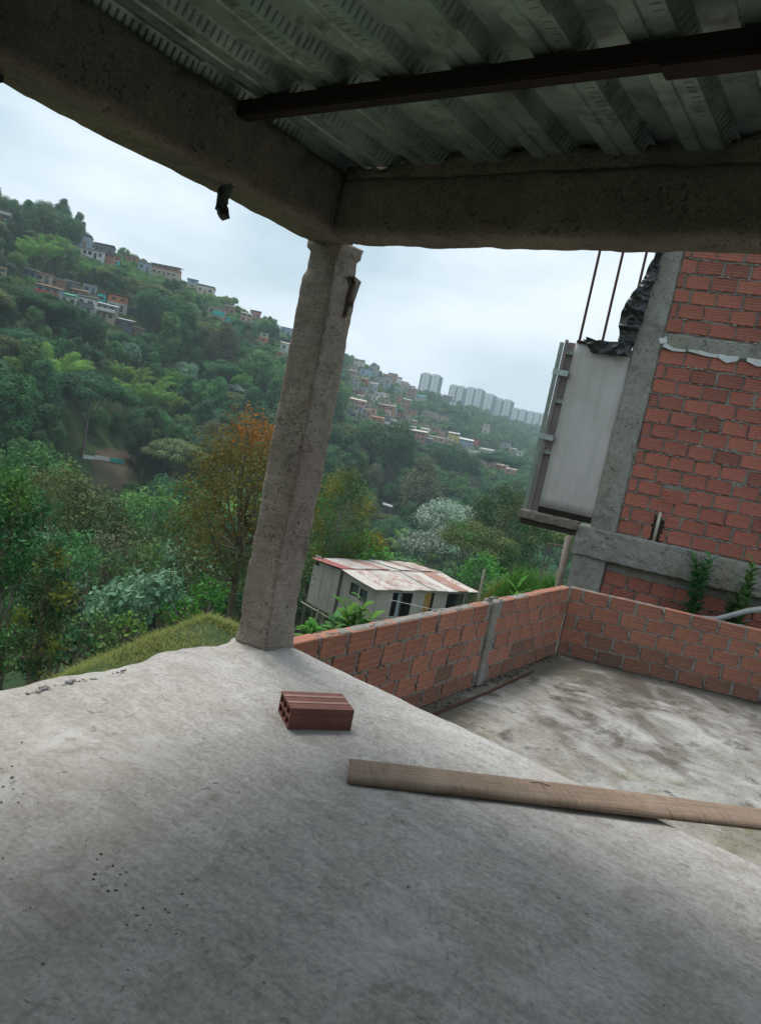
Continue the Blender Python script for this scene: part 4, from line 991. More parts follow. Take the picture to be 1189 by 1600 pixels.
far_house(225,424,20,13,'bluegrey','zinc','grey house at the foot of the long brick ridge house', 1, 2, group=G2)
far_house(256,431,42,17,'tan','rust','long brick house with rust roof on the ridge crest', 2, 5, 'brick', group=G2, yaw=-12)
far_house(300,449,16,13,'tan','blue','tan house with blue roof room on the ridge', 2, 1, 'blue', group=G2)
far_house(320,458,26,12,'cream','grey','cream house with flat roof at the right end of the ridge row', 1, 3, group=G2, yaw=-8)
far_house(338,493,28,12,'tan','zinc','tan house with bright turquoise netting in front', 1, 3, cover='turq', group=G2)
far_house(358,490,18,12,'brick','white','brick house right of the turquoise netted one', 1, 2, group=G2)
far_house(352,503,14,8,'turq','white','low turquoise fenced hut below the netted house', 1, 1, group=G2)
far_house(384,503,18,13,'pink','white','pink house stack left of the lattice mast', 2, 2, 'tan', group=G2)
far_house(399,494,16,10,'brick','rust','brick house nearest the lattice mast', 1, 2, group=G2)
far_house(411,536,14,15,'orange','white','small orange house with white roof alone among trees', 2, 1, 'cream', group=G2)
far_house(447,551,20,14,'white','cream','white house just left of the column', 1, 2, group=G2)
far_house(437,558,12,8,'orange','white','tiny orange house below the white one left of the column', 1, 1, group=G2)
far_house(450,524,26,11,'bluegrey','dark','dark house on the skyline just left of the column', 1, 3, group=G2)
# far settlement right of the column: the ones that can be told apart
S = [(625,683,30,14,'brick','zinc','long two storey brick block at the lower edge of the far settlement',2,4),(652,689,22,15,'brick','cream','brick house with cream roof right of the long brick block',2,3),
(666,694,16,9,'dark','zinc','dark open shed right of the brick blocks',1,2),(680,691,22,8,'pink','tan','long pink house in the lower far row',1,4),(697,694,16,8,'pink','zinc','pink house left of the yellow one',1,3),(707,690,17,13,'yellow','white','yellow house with white upper floor in the far settlement',2,2),
(726,699,22,12,'bluegrey','white','white and blue two storey house right of the yellow one',2,3),(738,695,18,8,'red','red','red roofed house beside the white and blue one',1,2),(670,652,20,7,'tan','white','white roofed shed on the slope under the left tower',1,2),(690,658,18,8,'tan','zinc','zinc roofed shed on the green slope below the towers',1,2),
(757,679,11,16,'cream','rust','tall narrow cream house below the middle towers',2,1),(712,710,14,9,'white','tan','small white house below the yellow one',1,1),(722,718,14,10,'pink','rust','small pink house below the white and blue one',1,1),(757,711,20,9,'cream','white','cream house in the lower far row',1,2),
(748,722,16,8,'pink','tan','pink roofed house lower right of the yellow one',1,2),(768,720,12,8,'tan','rust','tan house right of the pink roofed one',1,1),(782,735,18,8,'orange','tan','long tan roofed house at the settlement\'s lower right',1,3),(796,742,16,9,'pink','tan','pink house lowest at the right of the far settlement',1,2),
(788,700,14,8,'grey','zinc','grey house far right on the slope',1,1),(800,708,12,7,'tan','zinc','low tan house beside the far right white one',1,1),(811,713,10,8,'white','white','small white cube house at the far right',1,1),(655,628,16,10,'grey','turq','grey house with turquoise roof under the left tower',1,2),(641,622,14,14,'brick','rust','brick house stack left of the towers',2,2),
(558,635,24,10,'pink','cream','long pink house beside the column in the far settlement',1,4),(601,643,26,10,'brick','tan','long brick house in the middle of the far settlement',1,4),(560,574,16,12,'cream','grey','cream house highest beside the column',2,2),(570,588,18,11,'blue','grey','blue house on the far skyline right of the column',1,2),
(592,622,18,8,'white','zinc','white house with pale blue roof amid the settlement',1,2),(588,660,20,8,'orange','orange','orange roofed house at the settlement\'s lower left',1,2),(698,626,16,8,'dark','grey','dark roofed house in front of the second tower',1,2),(707,634,10,6,'white','white','tiny white house below the second tower',1,1)]
for (px,py,w,h,wc,rc,lab,fl,nw) in S: far_house(px,py,w,h,wc,rc,lab,fl,nw,group=G3,yaw=random.uniform(-14,4))
rr = random.Random(5); cnt = 0
for row in range(12):
    for colm in range(10):
        px = 551+colm*10.4+rr.uniform(-4,4); py = 572+colm*10.4*.26+row*7.4+rr.uniform(-2.5,2.5)
        if px > 652 or py > 688-abs(px-600)*.25 or (px > 622 and py > 668): continue
        if any(abs(px-(q[0]+q[2])/2) < 9 and abs(py-q[3]) < 6 for q in HRECT[-32-cnt:]): continue
        if rr.random() < .05: continue
        wc_, rc_ = rr.choice(('brick','pink','grey','white','tan','bluegrey','brick','cream','grey')), rr.choice(('zinc','rust','tan','grey','zinc','white')); wn_ = {'bluegrey':'blue grey'}.get(wc_, wc_); far_house(px, py, rr.uniform(8,15), rr.uniform(6,11), wc_, rc_, 'small %s house with %s roof in the %s of the far settlement' % (wn_, rc_, ('top ' if row < 3 else ('middle ' if row < 6 else 'lower '))+('left' if colm < 3 else ('centre' if colm < 6 else 'right'))), 1, 2, group='small houses packed in the far settlement', yaw=rr.uniform(-16,6)); cnt += 1
for k in range(34):
    u = rr.random(); px = 615+u*195; py = 664+u*72+rr.uniform(-13, 12)
    if any(abs(px-(q[0]+q[2])/2) < 8 and abs(py-q[3]) < 6 for q in HRECT): continue
    wc_, rc_ = rr.choice(('pink','cream','white','tan','brick','white')), rr.choice(('zinc','tan','white','grey')); far_house(px, py, rr.uniform(9,16), rr.uniform(6,9), wc_, rc_, 'small %s house with %s roof in the %s of the lower far row' % (wc_, rc_, 'left' if u < .33 else ('middle' if u < .66 else 'right')), 1, 2, group='small houses in the lower far row', yaw=rr.uniform(-16,6)); cnt += 1
print('packed', cnt)
# apartment towers on the plateau
def tower(px0, px1, ptop, pbot, dep, label, wings=2, yaw=0):
    P = ondepth((px0+px1)/2, pbot, dep); Q = ondepth((px0+px1)/2+(pbot-ptop)*.2, ptop, dep); w = (px1-px0)*dep/F_PX; H = Q[2]-P[2]; gz_ = ground(P[0], P[1])
    root = thing('apartment_tower', label, 'tower', (P[0], P[1], P[2]), math.atan2(P[1], P[0])-math.pi/2+rad(yaw), 'white apartment towers on the far plateau')
    ww = w/(wings*1.42); zb = min(gz_-P[2]-3, -3)
    for k in range(wings):
        x = -w/2+(k+.5)*w/wings
        obj('wing', unit_box('white'), root, (x, 6, zb), None, (ww, 12, H-zb))
        obj('parapet', unit_box('white'), root, (x, 6, H+.01), None, (ww*1.004, 12.05, .8))
        mb = MB()
        for f_ in range(int(H/2.7)):
            for q in (-.12,.12): mb.box((x+q*ww-.55, -.06, f_*2.7+1.0), (x+q*ww+.55, -.005, f_*2.7+2.2))
        if mb.v: stuff(obj('windows', mb.mesh('tower_windows', HM['towercore']), root))
    for k in range(wings+1):
        x = -w/2+k*w/wings
        c_ = obj('recessed_core', unit_box('towercore'), root, (np.clip(x, -w/2+1.2, w/2-1.2), 6.6, zb), None, (w/wings*.36, 10.5, H-zb-1.2))
TW = [(652,683,585,616,900,'leftmost apartment tower with blue grey recess, apart from the row',2),(697,720,603,632,960,'second white apartment tower from the left',2),(722,749,607,640,990,'third white apartment tower from the left, twin winged',2),
(750,767,616,645,1020,'fourth white apartment tower, narrow with grey recess',1),(765,794,624,655,1030,'fifth white apartment tower, beside the small treetops',2),(794,818,639,662,1080,'sixth white apartment tower, half hidden by trees',2),(819,850,645,668,1110,'rightmost apartment tower beside the metal frame',3)]
for (a,b,c_,d_,dep,lab,wg) in TW:
    tower(a,b,c_,d_,dep,lab,wg,-12); HRECT.append((a,c_,b,d_-5,dep))
# lattice mast on the skyline
h_ = hit(428, 508)
if h_ is not None:
    P, dep = h_; mb = MB(); H = 24*dep/F_PX
    for sx, sy in ((-1,-1),(1,-1),(1,1),(-1,1)): mb.tube([(sx*1.0, sy*1.0, -.5), (sx*.2, sy*.2, H)], .14, 4)
    for k in range(7):
        z0, z1 = H*k/7, H*(k+1)/7; r0, r1 = 1.0-.8*k/7, 1.0-.8*(k+1)/7
        mb.tube([(-r0,-r0,z0),(r1,-r1,z1)], .08, 4); mb.tube([(r0,r0,z0),(-r1,r1,z1)], .08, 4)
    tag(obj('lattice_mast', mb.mesh('lattice_mast', HM['grey']), None, tuple(P)), 'thin grey lattice mast standing on the far skyline', 'mast')
# little stilt hut on the wooded slope
h_ = hit(603, 803)
P, dep = h_; w = 15*dep/F_PX
hut = thing('stilt_hut', 'tiny open hut with pale roof on stilts in the woods', 'hut', tuple(P), math.atan2(P[1], P[0])-math.pi/2)
obj('roof', unit_box('zinc'), hut, (0,1.2,w*.9), (.12,.1,0), (w*1.1, 3, .12)); obj('wall', unit_box('dark'), hut, (0,1.2,w*.45), None, (w*.9, 2.2, w*.4))
for sx in (-.4,.4): obj('post', unit_box('tan'), hut, (sx*w, .2, -1), None, (.15,.15,w*.45+1))
HRECT.append((592,782,616,806,dep)); HOUSES_XY.append((P[0],P[1],3))
# tarp fence in the clearing
def line_hit(pts): return [hit(*p)[0] for p in pts]
fz = thing('tarp_fence', 'low white and turquoise tarp fence on the bare earth clearing', 'fence')
LP_ = line_hit([(130,716),(148,719),(172,722),(193,726)]); dep = hit(160,720)[1]; hh = 8*dep/F_PX
for k, mk in enumerate(('white','white','turq')):
    a, b = LP_[k], LP_[k+1]; mb = MB(); n_ = np.cross(b-a, [0,0,1]); n_ = n_/np.linalg.norm(n_)*.03; z = np.array([0,0,hh*(.75 if k == 0 else 1)])
    for q in (a, b): pass
    P = [a, b, b+z, a+z]; Q = [p+n_ for p in P]; mb.poly(P); mb.poly(Q[::-1])
    for i in range(4): mb.poly([P[i], P[(i+1)%4], Q[(i+1)%4], Q[i]])
    obj('tarp', mb.mesh('tarp', HM[mk]), fz)
for a in LP_: obj('stake', unit_box('tan'), fz, (a[0],a[1],a[2]-.4), None, (.12,.12,hh+.7))
HRECT.append((130,704,204,736,dep+3)); HRECT.append((150,722,206,756,dep))
gv, gn_ = [], 11
for j in range(9):
    for i in range(gn_):
        wob = 5*math.sin(j*1.7+i*.3); q = hit(146+i*6.6+wob*(i in (0, gn_-1)), 702+j*8+3*math.sin(i*1.3)*(j in (0, 8)))[0]; gv.append((q[0], q[1], ground(q[0], q[1])+.12))
struct(obj('bare_earth', mesh_np('bare_earth', gv, [(j*gn_+i, j*gn_+i+1, (j+1)*gn_+i+1, (j+1)*gn_+i) for j in range(8) for i in range(gn_-1)], mat_plain('bare_soil', (.13,.085,.06), .95, c2=(.07,.075,.035), scale=.35, bump=.4), True)))

# ================================================================== woods on the slopes
def blocked(P, h, R_):
    """a tree is left out where it would stand in front of a house, a tower or the clearing"""
    b = proj(P+np.array([0,0,h*.15])); t_ = proj(P+np.array([0,0,h*1.02])); rp = R_*F_PX/b[2]
    x0, x1 = min(b[0], t_[0])-rp*.8, max(b[0], t_[0])+rp*.8; y0, y1 = t_[1], b[1]
    for (a0, c0, a1, c1, dep) in HRECT:
        if b[2] < dep+1.5 and x0 < a1-1 and x1 > a0+1 and y0 < c1-1.5 and y1 > c0+1: return True
    for (hx, hy, hr) in HOUSES_XY:
        if abs(P[0]-hx) < hr+R_*.5 and abs(P[1]-hy) < hr+R_*.5: return True
    return False
R = random.Random(21); cell = {}
def free(x, y, s):
    k = (int(x//12), int(y//12))
    for i in (-1,0,1):
        for j in (-1,0,1):
            for (a, b, q) in cell.get((k[0]+i, k[1]+j), ()):
                if (a-x)**2+(b-y)**2 < (.5*(s+q))**2: return False
    return True
def put(x, y, s): cell.setdefault((int(x//12), int(y//12)), []).append((x, y, s))
# chosen trees: (pixel of the foot, height in px, key, label)
CHOSEN = [(165,650,68,'bamboo_a','leftmost of the feathery bamboo clumps in mid slope'),(197,656,72,'bamboo_a','large yellow green bamboo clump right of the leftmost one'),(228,660,74,'bamboo_a','brightest bamboo clump in the middle of the grove'),(256,668,66,'bamboo_a','bamboo clump at the lower right of the grove'),(285,655,58,'bamboo_a','rightmost bamboo clump of the grove'),
 (212,622,56,'bamboo_a','upper left bamboo clump behind the grove'),(243,628,54,'bamboo_a','upper bamboo clump in the middle behind the grove'),(272,622,50,'bamboo_a','upper right bamboo clump behind the grove'),(183,606,46,'bamboo_a','highest bamboo clump below the house row'),
 (340,600,92,'brown_a','wide greyish brown tree in the middle of the slope'),(396,628,76,'round_a','round green tree left of the column above the silver ones'),(435,618,56,'bamboo_a','bamboo plume against the column\'s left edge'),
 (362,632,30,'silver_a','silvery tree above the rusty topped tree'),(388,652,30,'silver_b','grey leaved tree right beside the rusty topped tree'),(222,748,112,'tall_a','tall dark columnar tree right of the tarp fence'),(128,712,122,'umb_a','tall dark spreading tree standing over the tarp fence'),
 (60,548,84,'umb_a','big dark domed tree below the left house row'),(105,556,76,'round_b','dark domed tree right of the big one below the houses'),(20,520,70,'round_b','dark tree at the left edge below the skyline woods'),(40,372,58,'tall_b','tall tree under the highest house at left'),(62,392,62,'round_a','large crown on the left skyline beside the roofs'),(92,398,60,'round_b','dome shaped tree at the skyline\'s drop'),(18,400,66,'tall_a','dark tall tree at the left edge under the skyline'),
 (746,742,34,'silver_a','whitish crowned tree right under the far settlement'),(640,836,120,'brown_a','tall greyish tree in the shaded ravine'),(590,760,96,'round_b','dark domed tree beside the column over the stilt hut'),(700,770,70,'round_b','dark round tree in the wooded gully right of center'),(770,772,62,'umb_a','flat dark tree near the metal frame across the valley')]
LAB = []
for (px, py, hpx, key, lab) in CHOSEN:
    h_ = hit(px, py)
    if h_ is None: continue
    P, dep = h_; s = hpx*dep/F_PX/ARCH[key][2]; TREES.append((P[0], P[1], s, key, lab, dep, hpx)); put(P[0], P[1], s*ARCH[key][3]*1.25)
HRECT.append((158,575,296,640,min(q[5] for q in TREES if q[3] == 'bamboo_a' and q[4] and 'grove' in q[4])-1))
def density_key(q, r):
    if r > 300: return R.choices(['round_a','round_b','tall_b','light_a','umb_a','shrub_a','shrub_b'], [3,2.5,2,2.5,1,2,2])[0]
    return R.choices(['round_a','round_b','tall_a','tall_b','umb_a','umb_b','light_a','brown_a','silver_b','bamboo_a','silver_a'], [3,4,3,2.5,3,1.6,1.6*(q*2),.7,.9,1.2*q,.0])[0]
NC = 52000
AZC = np.array([R.uniform(-34, 17) for _ in range(NC)]); RC = np.array([math.sqrt(R.uniform(66**2, 1000**2)) if R.random() < .55 else math.sqrt(R.uniform(66**2, 330**2)) for _ in range(NC)])
DXY = np.cos(np.radians(AZC))[:, None]*F0+np.sin(np.radians(AZC))[:, None]*R0
PC = DXY*RC[:, None]; PC[:, 2] = tz(PC[:, 0], PC[:, 1]); QC = vnoise(np.stack([AZC*.35, RC*.02, RC*0+3], -1), 8)*.5+.5; PPC = proj(PC); RMC = np.interp(AZC, AZ_F, RR)+15
for ci_ in range(NC):
    az, rr_, rmax = AZC[ci_], RC[ci_], RMC[ci_]
    if rr_ > rmax: continue
    P = PC[ci_]; x, y, g = P; pp = PPC[ci_]
    key = density_key(QC[ci_], rr_); sc = R.uniform(.7, 1.2)
    # open grassy band just under the ridge on the left and on the plateau slope
    if rr_ > rmax-80 and az > -25.5: key = R.choice(('shrub_a','shrub_b','shrub_a','light_a','shrub_b')); sc *= .62
    if rr_ > 420: sc *= .85
    if rr_ < 260 and az < -3: sc *= 1.28
    h, Rc = ARCH[key][2]*sc, ARCH[key][3]*sc; sp = Rc*1.22
    if not free(x, y, sp): continue
    if blocked(P, h, Rc):
        ok_ = False
        for k2, f_ in ((key, .72), (key, .5), (key, .36), (R.choice(('shrub_a','shrub_b')), R.uniform(.55,.9)/sc)):
            h, Rc = ARCH[k2][2]*sc*f_, ARCH[k2][3]*sc*f_; sp = Rc*1.22
            if free(x, y, sp) and not blocked(P, h, Rc): key, sc, ok_ = k2, sc*f_, True; break
        if not ok_: continue
    # hidden behind the slab or the neighbour's house: leave out
    tp = proj(P+np.array([0,0,h]))
    if tp[1] > 1060-tp[0]*.12 and tp[0] < 500: continue
    if tp[0] > 900 or tp[0] < -90: continue
    put(x, y, sp); TREES.append((x, y, sc, key, None, pp[2], h*F_PX/pp[2]))
print('TREES', len(TREES))
# which trees show: a coarse depth-ordered coverage test from the photograph's standpoint
GW, GH = 396, 533; cov = np.zeros((GH, GW), bool); gx, gy = np.meshgrid((np.arange(GW)+.5)*3, (np.arange(GH)+.5)*3)
cov |= (gy > 1050-gx*.12) | ((gx > 370+(1010-gy)*.19) & (gx < 462+(1010-gy)*.19)) | (gx > 822+(790-gy)*.2) | (gy < 120+gx*.46)
cov |= (gx > 460) & (gy > 995-(gx-460)*.18)
vis = []
for q in sorted(TREES, key=lambda q: q[5]):
    x, y, s, key, lab, dep, hp = q; um = key in ('umb_a', 'umb_b', 'silver_a'); c_ = proj(np.array([x, y, ground(x, y)+ARCH[key][2]*s*(.82 if um else .6)])); rx = ARCH[key][3]*s*F_PX/dep*.9; ry = hp*(.16 if um else .36)
    i0, i1 = max(0, int((c_[0]-rx)/3)), min(GW, int((c_[0]+rx)/3)+2); j0, j1 = max(0, int((c_[1]-ry)/3)), min(GH, int((c_[1]+ry)/3)+2)
    if i0 >= i1 or j0 >= j1: vis.append((0, q, c_)); continue
    mk = ((gx[j0:j1, i0:i1]-c_[0])/rx)**2+((gy[j0:j1, i0:i1]-c_[1])/ry)**2 < 1
    n_ = int((mk & ~cov[j0:j1, i0:i1]).sum()); cov[j0:j1, i0:i1] |= mk; vis.append((n_, q, c_))
MARKS = [(20,360,'under the highest roofs at the left skyline'),(40,480,'at the left edge below the skyline woods'),(120,425,'above the left house row'),(100,530,'below the left house row'),(205,455,'right of the left house row'),(190,540,'below the white roofed end house of the row'),(225,620,'at the bamboo grove'),(260,460,'below the long brick ridge house'),(330,520,'below the turquoise netted house'),(400,545,'near the small orange house'),(300,560,'above the wide greyish brown tree'),(380,600,'left of the column in mid slope'),(160,690,'around the tarp fence'),(30,620,'at the left edge in mid slope'),(90,620,'left of the bamboo grove'),(50,760,'behind the leafy left tree'),(150,790,'below the tarp fence'),(250,740,'right of the tarp fence'),(250,840,'above the silvery plants'),(330,700,'left of the rusty topped tree'),(550,700,'just right of the column'),(600,760,'above the stilt hut'),(560,820,'behind the yellowish branchy tree'),(660,760,'right of the stilt hut'),(640,840,'in the ravine behind the shack'),(700,715,'below the pink far houses'),(760,745,'below the far settlement\'s right end'),(740,660,'below the middle towers'),(820,690,'beside the metal frame'),(810,760,'under the metal frame across the valley'),(600,610,'within the far settlement'),(740,820,'behind the broad spreading tree')]
ORD = ['first','second','third','fourth','fifth','sixth','seventh','eighth','ninth','tenth','eleventh','twelfth']
chosen_i = [v for v in vis if v[1][4] is not None]
auto = sorted([v for v in vis if v[1][4] is None], key=lambda v: -v[0]); LIMIT = 285-len(chosen_i)
picked = [v for v in auto[:LIMIT] if v[0] > 3]; ids = {id(v) for v in picked}
rest = [v[1][:4] for v in auto if id(v) not in ids and (v[0] > 0 or v[1][5] > 90)]
named_ = {}
for v in picked:
    mk = min(MARKS, key=lambda m_: (m_[0]-v[2][0])**2+1.3*(m_[1]-v[2][1])**2)[2]; named_.setdefault((KIND_WORDS[v[1][3]], mk), []).append(v)
todo = [(v[1], v[1][4], None) for v in chosen_i]
for (kw, mk), lst in named_.items():
    lst.sort(key=lambda v: v[2][0])
    for k, v in enumerate(lst):
        sfx = '' if len(lst) == 1 else ((', left one', ', right one')[k] if len(lst) == 2 else ', %s one' % ORD[min(k, 11)])
        todo.append((v[1], kw+' '+mk+sfx, kw+'s on the slopes'))
for (x, y, s, key, l0, dep, hp), lab, grp in todo:
    z = ground(x, y)
    o = thing('bamboo_clump' if key == 'bamboo_a' else ('hillside_shrub' if 'shrub' in key else 'hillside_tree'), lab, 'bamboo' if key == 'bamboo_a' else ('shrub' if 'shrub' in key else 'tree'), (x, y, z-.1), R.uniform(0, 6.28), grp or ('bamboo grove in mid slope' if key == 'bamboo_a' else 'trees on the far slope'))
    o.scale = (s*R.uniform(.92,1.1), s*R.uniform(.92,1.1), s)
    obj('crown', ARCH[key][0], o); obj('culms' if key == 'bamboo_a' else 'trunk', ARCH[key][1], o)
print('individual', len(todo), 'rest', len(rest))
# the rest of the far wood: one object, instances on points
src = D.collections.new('wood_sources'); keys = sorted(ARCH)
for i, k in enumerate(keys):
    so_ = D.objects.new('src_%02d' % i, ARCH[k][0]); src.objects.link(so_)
me = D.meshes.new('far_woodland'); me.vertices.add(len(rest))
me.vertices.foreach_set('co', np.stack([[q[0] for q in rest], [q[1] for q in rest], tz([q[0] for q in rest], [q[1] for q in rest])-.1], -1).astype(np.float32).ravel())
for nm, vals, ty in (('sc', [q[2] for q in rest], 'FLOAT'), ('rz', [R.uniform(0, 6.28) for q in rest], 'FLOAT'), ('ki', [keys.index(q[3]) for q in rest], 'INT')):
    at = me.attributes.new(nm, ty, 'POINT'); at.data.foreach_set('value', np.array(vals, np.float32 if ty == 'FLOAT' else np.int32))
wood = obj('far_woodland', me); stuff(tag(wood, 'mass of mixed green trees covering the slopes across the valley', 'woods'))
ng = D.node_groups.new('wood_scatter', 'GeometryNodeTree')
ng.interface.new_socket('Geometry', in_out='INPUT', socket_type='NodeSocketGeometry'); ng.interface.new_socket('Geometry', in_out='OUTPUT', socket_type='NodeSocketGeometry')
gi = ng.nodes.new('NodeGroupInput'); go = ng.nodes.new('NodeGroupOutput'); iop = ng.nodes.new('GeometryNodeInstanceOnPoints'); ci = ng.nodes.new('GeometryNodeCollectionInfo')
ci.inputs['Collection'].default_value = src; ci.inputs['Separate Children'].default_value = True; ci.inputs['Reset Children'].default_value = True
def named(nm, ty):
    n_ = ng.nodes.new('GeometryNodeInputNamedAttribute'); n_.data_type = ty; n_.inputs['Name'].default_value = nm
    return [o_ for o_ in n_.outputs if o_.name == 'Attribute' and o_.enabled][0] if any(o_.enabled for o_ in n_.outputs) else n_.outputs[0]
cxyz = ng.nodes.new('ShaderNodeCombineXYZ'); ng.links.new(named('rz', 'FLOAT'), cxyz.inputs['Z'])
ng.links.new(gi.outputs[0], iop.inputs['Points']); ng.links.new(ci.outputs[0], iop.inputs['Instance']); iop.inputs['Pick Instance'].default_value = True
ng.links.new(named('ki', 'INT'), iop.inputs['Instance Index']); ng.links.new(cxyz.outputs[0], iop.inputs['Rotation']); ng.links.new(named('sc', 'FLOAT'), iop.inputs['Scale'])
ng.links.new(iop.outputs[0], go.inputs[0])
md = wood.modifiers.new('scatter', 'NODES'); md.node_group = ng
print('rest', len(rest))

# ================================================================== near trees and plants
def near_tree(name, label, px, dep, top_py, kind, R_, Hc, ncl, mats, per, size, seed, trunk=M_BARK, tr=.08, shift=None, cat='tree', group=None, up=.35, jitter=.7, droopz=None):
    Q = ondepth(px, top_py, dep); g = ground(Q[0], Q[1]); H = Q[2]-g
    root = thing(name, label, cat, (Q[0], Q[1], g-.05), 0, group)
    z0 = H-Hc; cl = crown_clumps(kind, ncl, R_, Hc, max(z0, .1), seed)
    groups = {}
    Rn = random.Random(seed)
    for c, r_ in cl:
        q = (c[2]-z0)/Hc; mk = mats(q, Rn); groups.setdefault(mk, []).append((c, r_))
    for mk, lst in groups.items():
        a_ = clump_leaves(lst, per, size, up=up, jitter=jitter, shell=(.25, 1.1))
        obj('crown' if len(groups) == 1 else 'foliage', leaves('crown_'+mk, *a_[:3], ML[mk], a_[3]), root)
    obj('trunk', trunk_mesh('trunk_near', max(z0+Hc*.65, .5), tr, [c for c, _ in cl[::2]], trunk, n=8), root)
    return root
near_tree('rusty_tree', 'bushy tree with rust orange top leaves just left of the column', 412, 15.0, 648, 'round', 1.58, 4.4, 70, lambda q, r_: 'rust' if q > .80 and r_.random() < .75 else ('rustolive' if r_.random() < (.85 if q > .4 else .5) else ('olive' if q > .3 or r_.random() < .5 else 'mid')), 680, .038, 41, tr=.07)
near_tree('leafy_tree', 'bright green leafy tree with slim pale trunk at the left edge', 26, 12.0, 742, 'tall', 1.0, 1.9, 34, lambda q, r_: 'light' if q > .7 and r_.random() < .6 else ('mid' if r_.random() < .6 else 'dark'), 1000, .046, 42, trunk=M_BARKP, tr=.05)
near_tree('golden_bush_tree', 'dense bushy tree with golden olive leaves at left behind the slab', 88, 11.5, 838, 'tall', .62, 2.3, 34, lambda q, r_: 'gold' if r_.random() < .28 else ('olive' if r_.random() < .6 else 'dark'), 1500, .040, 43, tr=.05)
near_tree('dark_bush', 'dark green bush low at the left edge behind the pale trunk', -8, 13.5, 930, 'round', .8, 1.4, 16, lambda q, r_: 'mid' if r_.random() < .5 else 'dark', 1200, .045, 44, cat='bush')
near_tree('branchy_tree', 'yellowish tree with bare pale branches right of the column', 548, 43.0, 735, 'tall', 2.7, 6.2, 46, lambda q, r_: 'gold' if r_.random() < .45 else ('olive' if r_.random() < .6 else 'mid'), 300, .07, 45, trunk=M_BARKP, tr=.10)
near_tree('dark_green_tree', 'dark green tree close against the right edge of the column', 512, 50.0, 745, 'tall', 3.0, 7.5, 40, lambda q, r_: 'dark' if r_.random() < .6 else 'mid', 280, .08, 81)  # mostly dark green leaves with some mid green
near_tree('small_bright_tree', 'small bright green tree behind the shack roof', 578, 44.0, 838, 'round', 2.0, 2.8, 22, lambda q, r_: 'bright' if r_.random() < .6 else 'gold', 150, .14, 46)
near_tree('small_bright_tree', 'green bush hiding under the column\'s right edge', 520, 46.0, 845, 'round', 2.0, 3.0, 18, lambda q, r_: 'mid', 220, .12, 47)
near_tree('silver_crowned_tree', 'tree with frosted white leaves behind the shack', 684, 66.0, 838, 'umbrella', 3.6, 3.4, 34, lambda q, r_: 'silver' if r_.random() < .75 else 'silvergreen', 200, .14, 48, trunk=M_BARKP)
near_tree('silver_crowned_tree', 'frosted white topped tree just right of the other one', 732, 70.0, 799, 'umbrella', 5.0, 4.0, 44, lambda q, r_: 'silver' if r_.random() < .8 else 'silvergreen', 200, .14, 49, trunk=M_BARKP)
near_tree('spreading_tree', 'broad olive green spreading tree behind the right end of the shack', 752, 56.0, 826, 'umbrella', 3.4, 3.2, 46, lambda q, r_: 'olive' if r_.random() < .7 else 'mid', 330, .085, 50)
near_tree('spreading_tree', 'dark green tree to the right of the spreading olive tree', 800, 62.0, 765, 'round', 3.6, 6.0, 34, lambda q, r_: 'dark' if r_.random() < .5 else 'olive', 240, .095, 51)
near_tree('spreading_tree', 'olive layered tree under the concrete ledge', 865, 45.0, 822, 'umbrella', 2.6, 2.8, 30, lambda q, r_: 'olive' if r_.random() < .6 else 'dark', 330, .08, 52)
near_tree('leafy_bush', 'fresh green bush beside the shack\'s right end', 758, 47.0, 868, 'round', 1.6, 2.6, 18, lambda q, r_: 'mid' if r_.random() < .5 else 'bright', 240, .11, 53, cat='bush')
near_tree('leafy_bush', 'dark bush under the trees right of the shack', 785, 40.0, 903, 'round', 1.2, 1.6, 14, lambda q, r_: 'mid', 260, .10, 54, cat='bush')
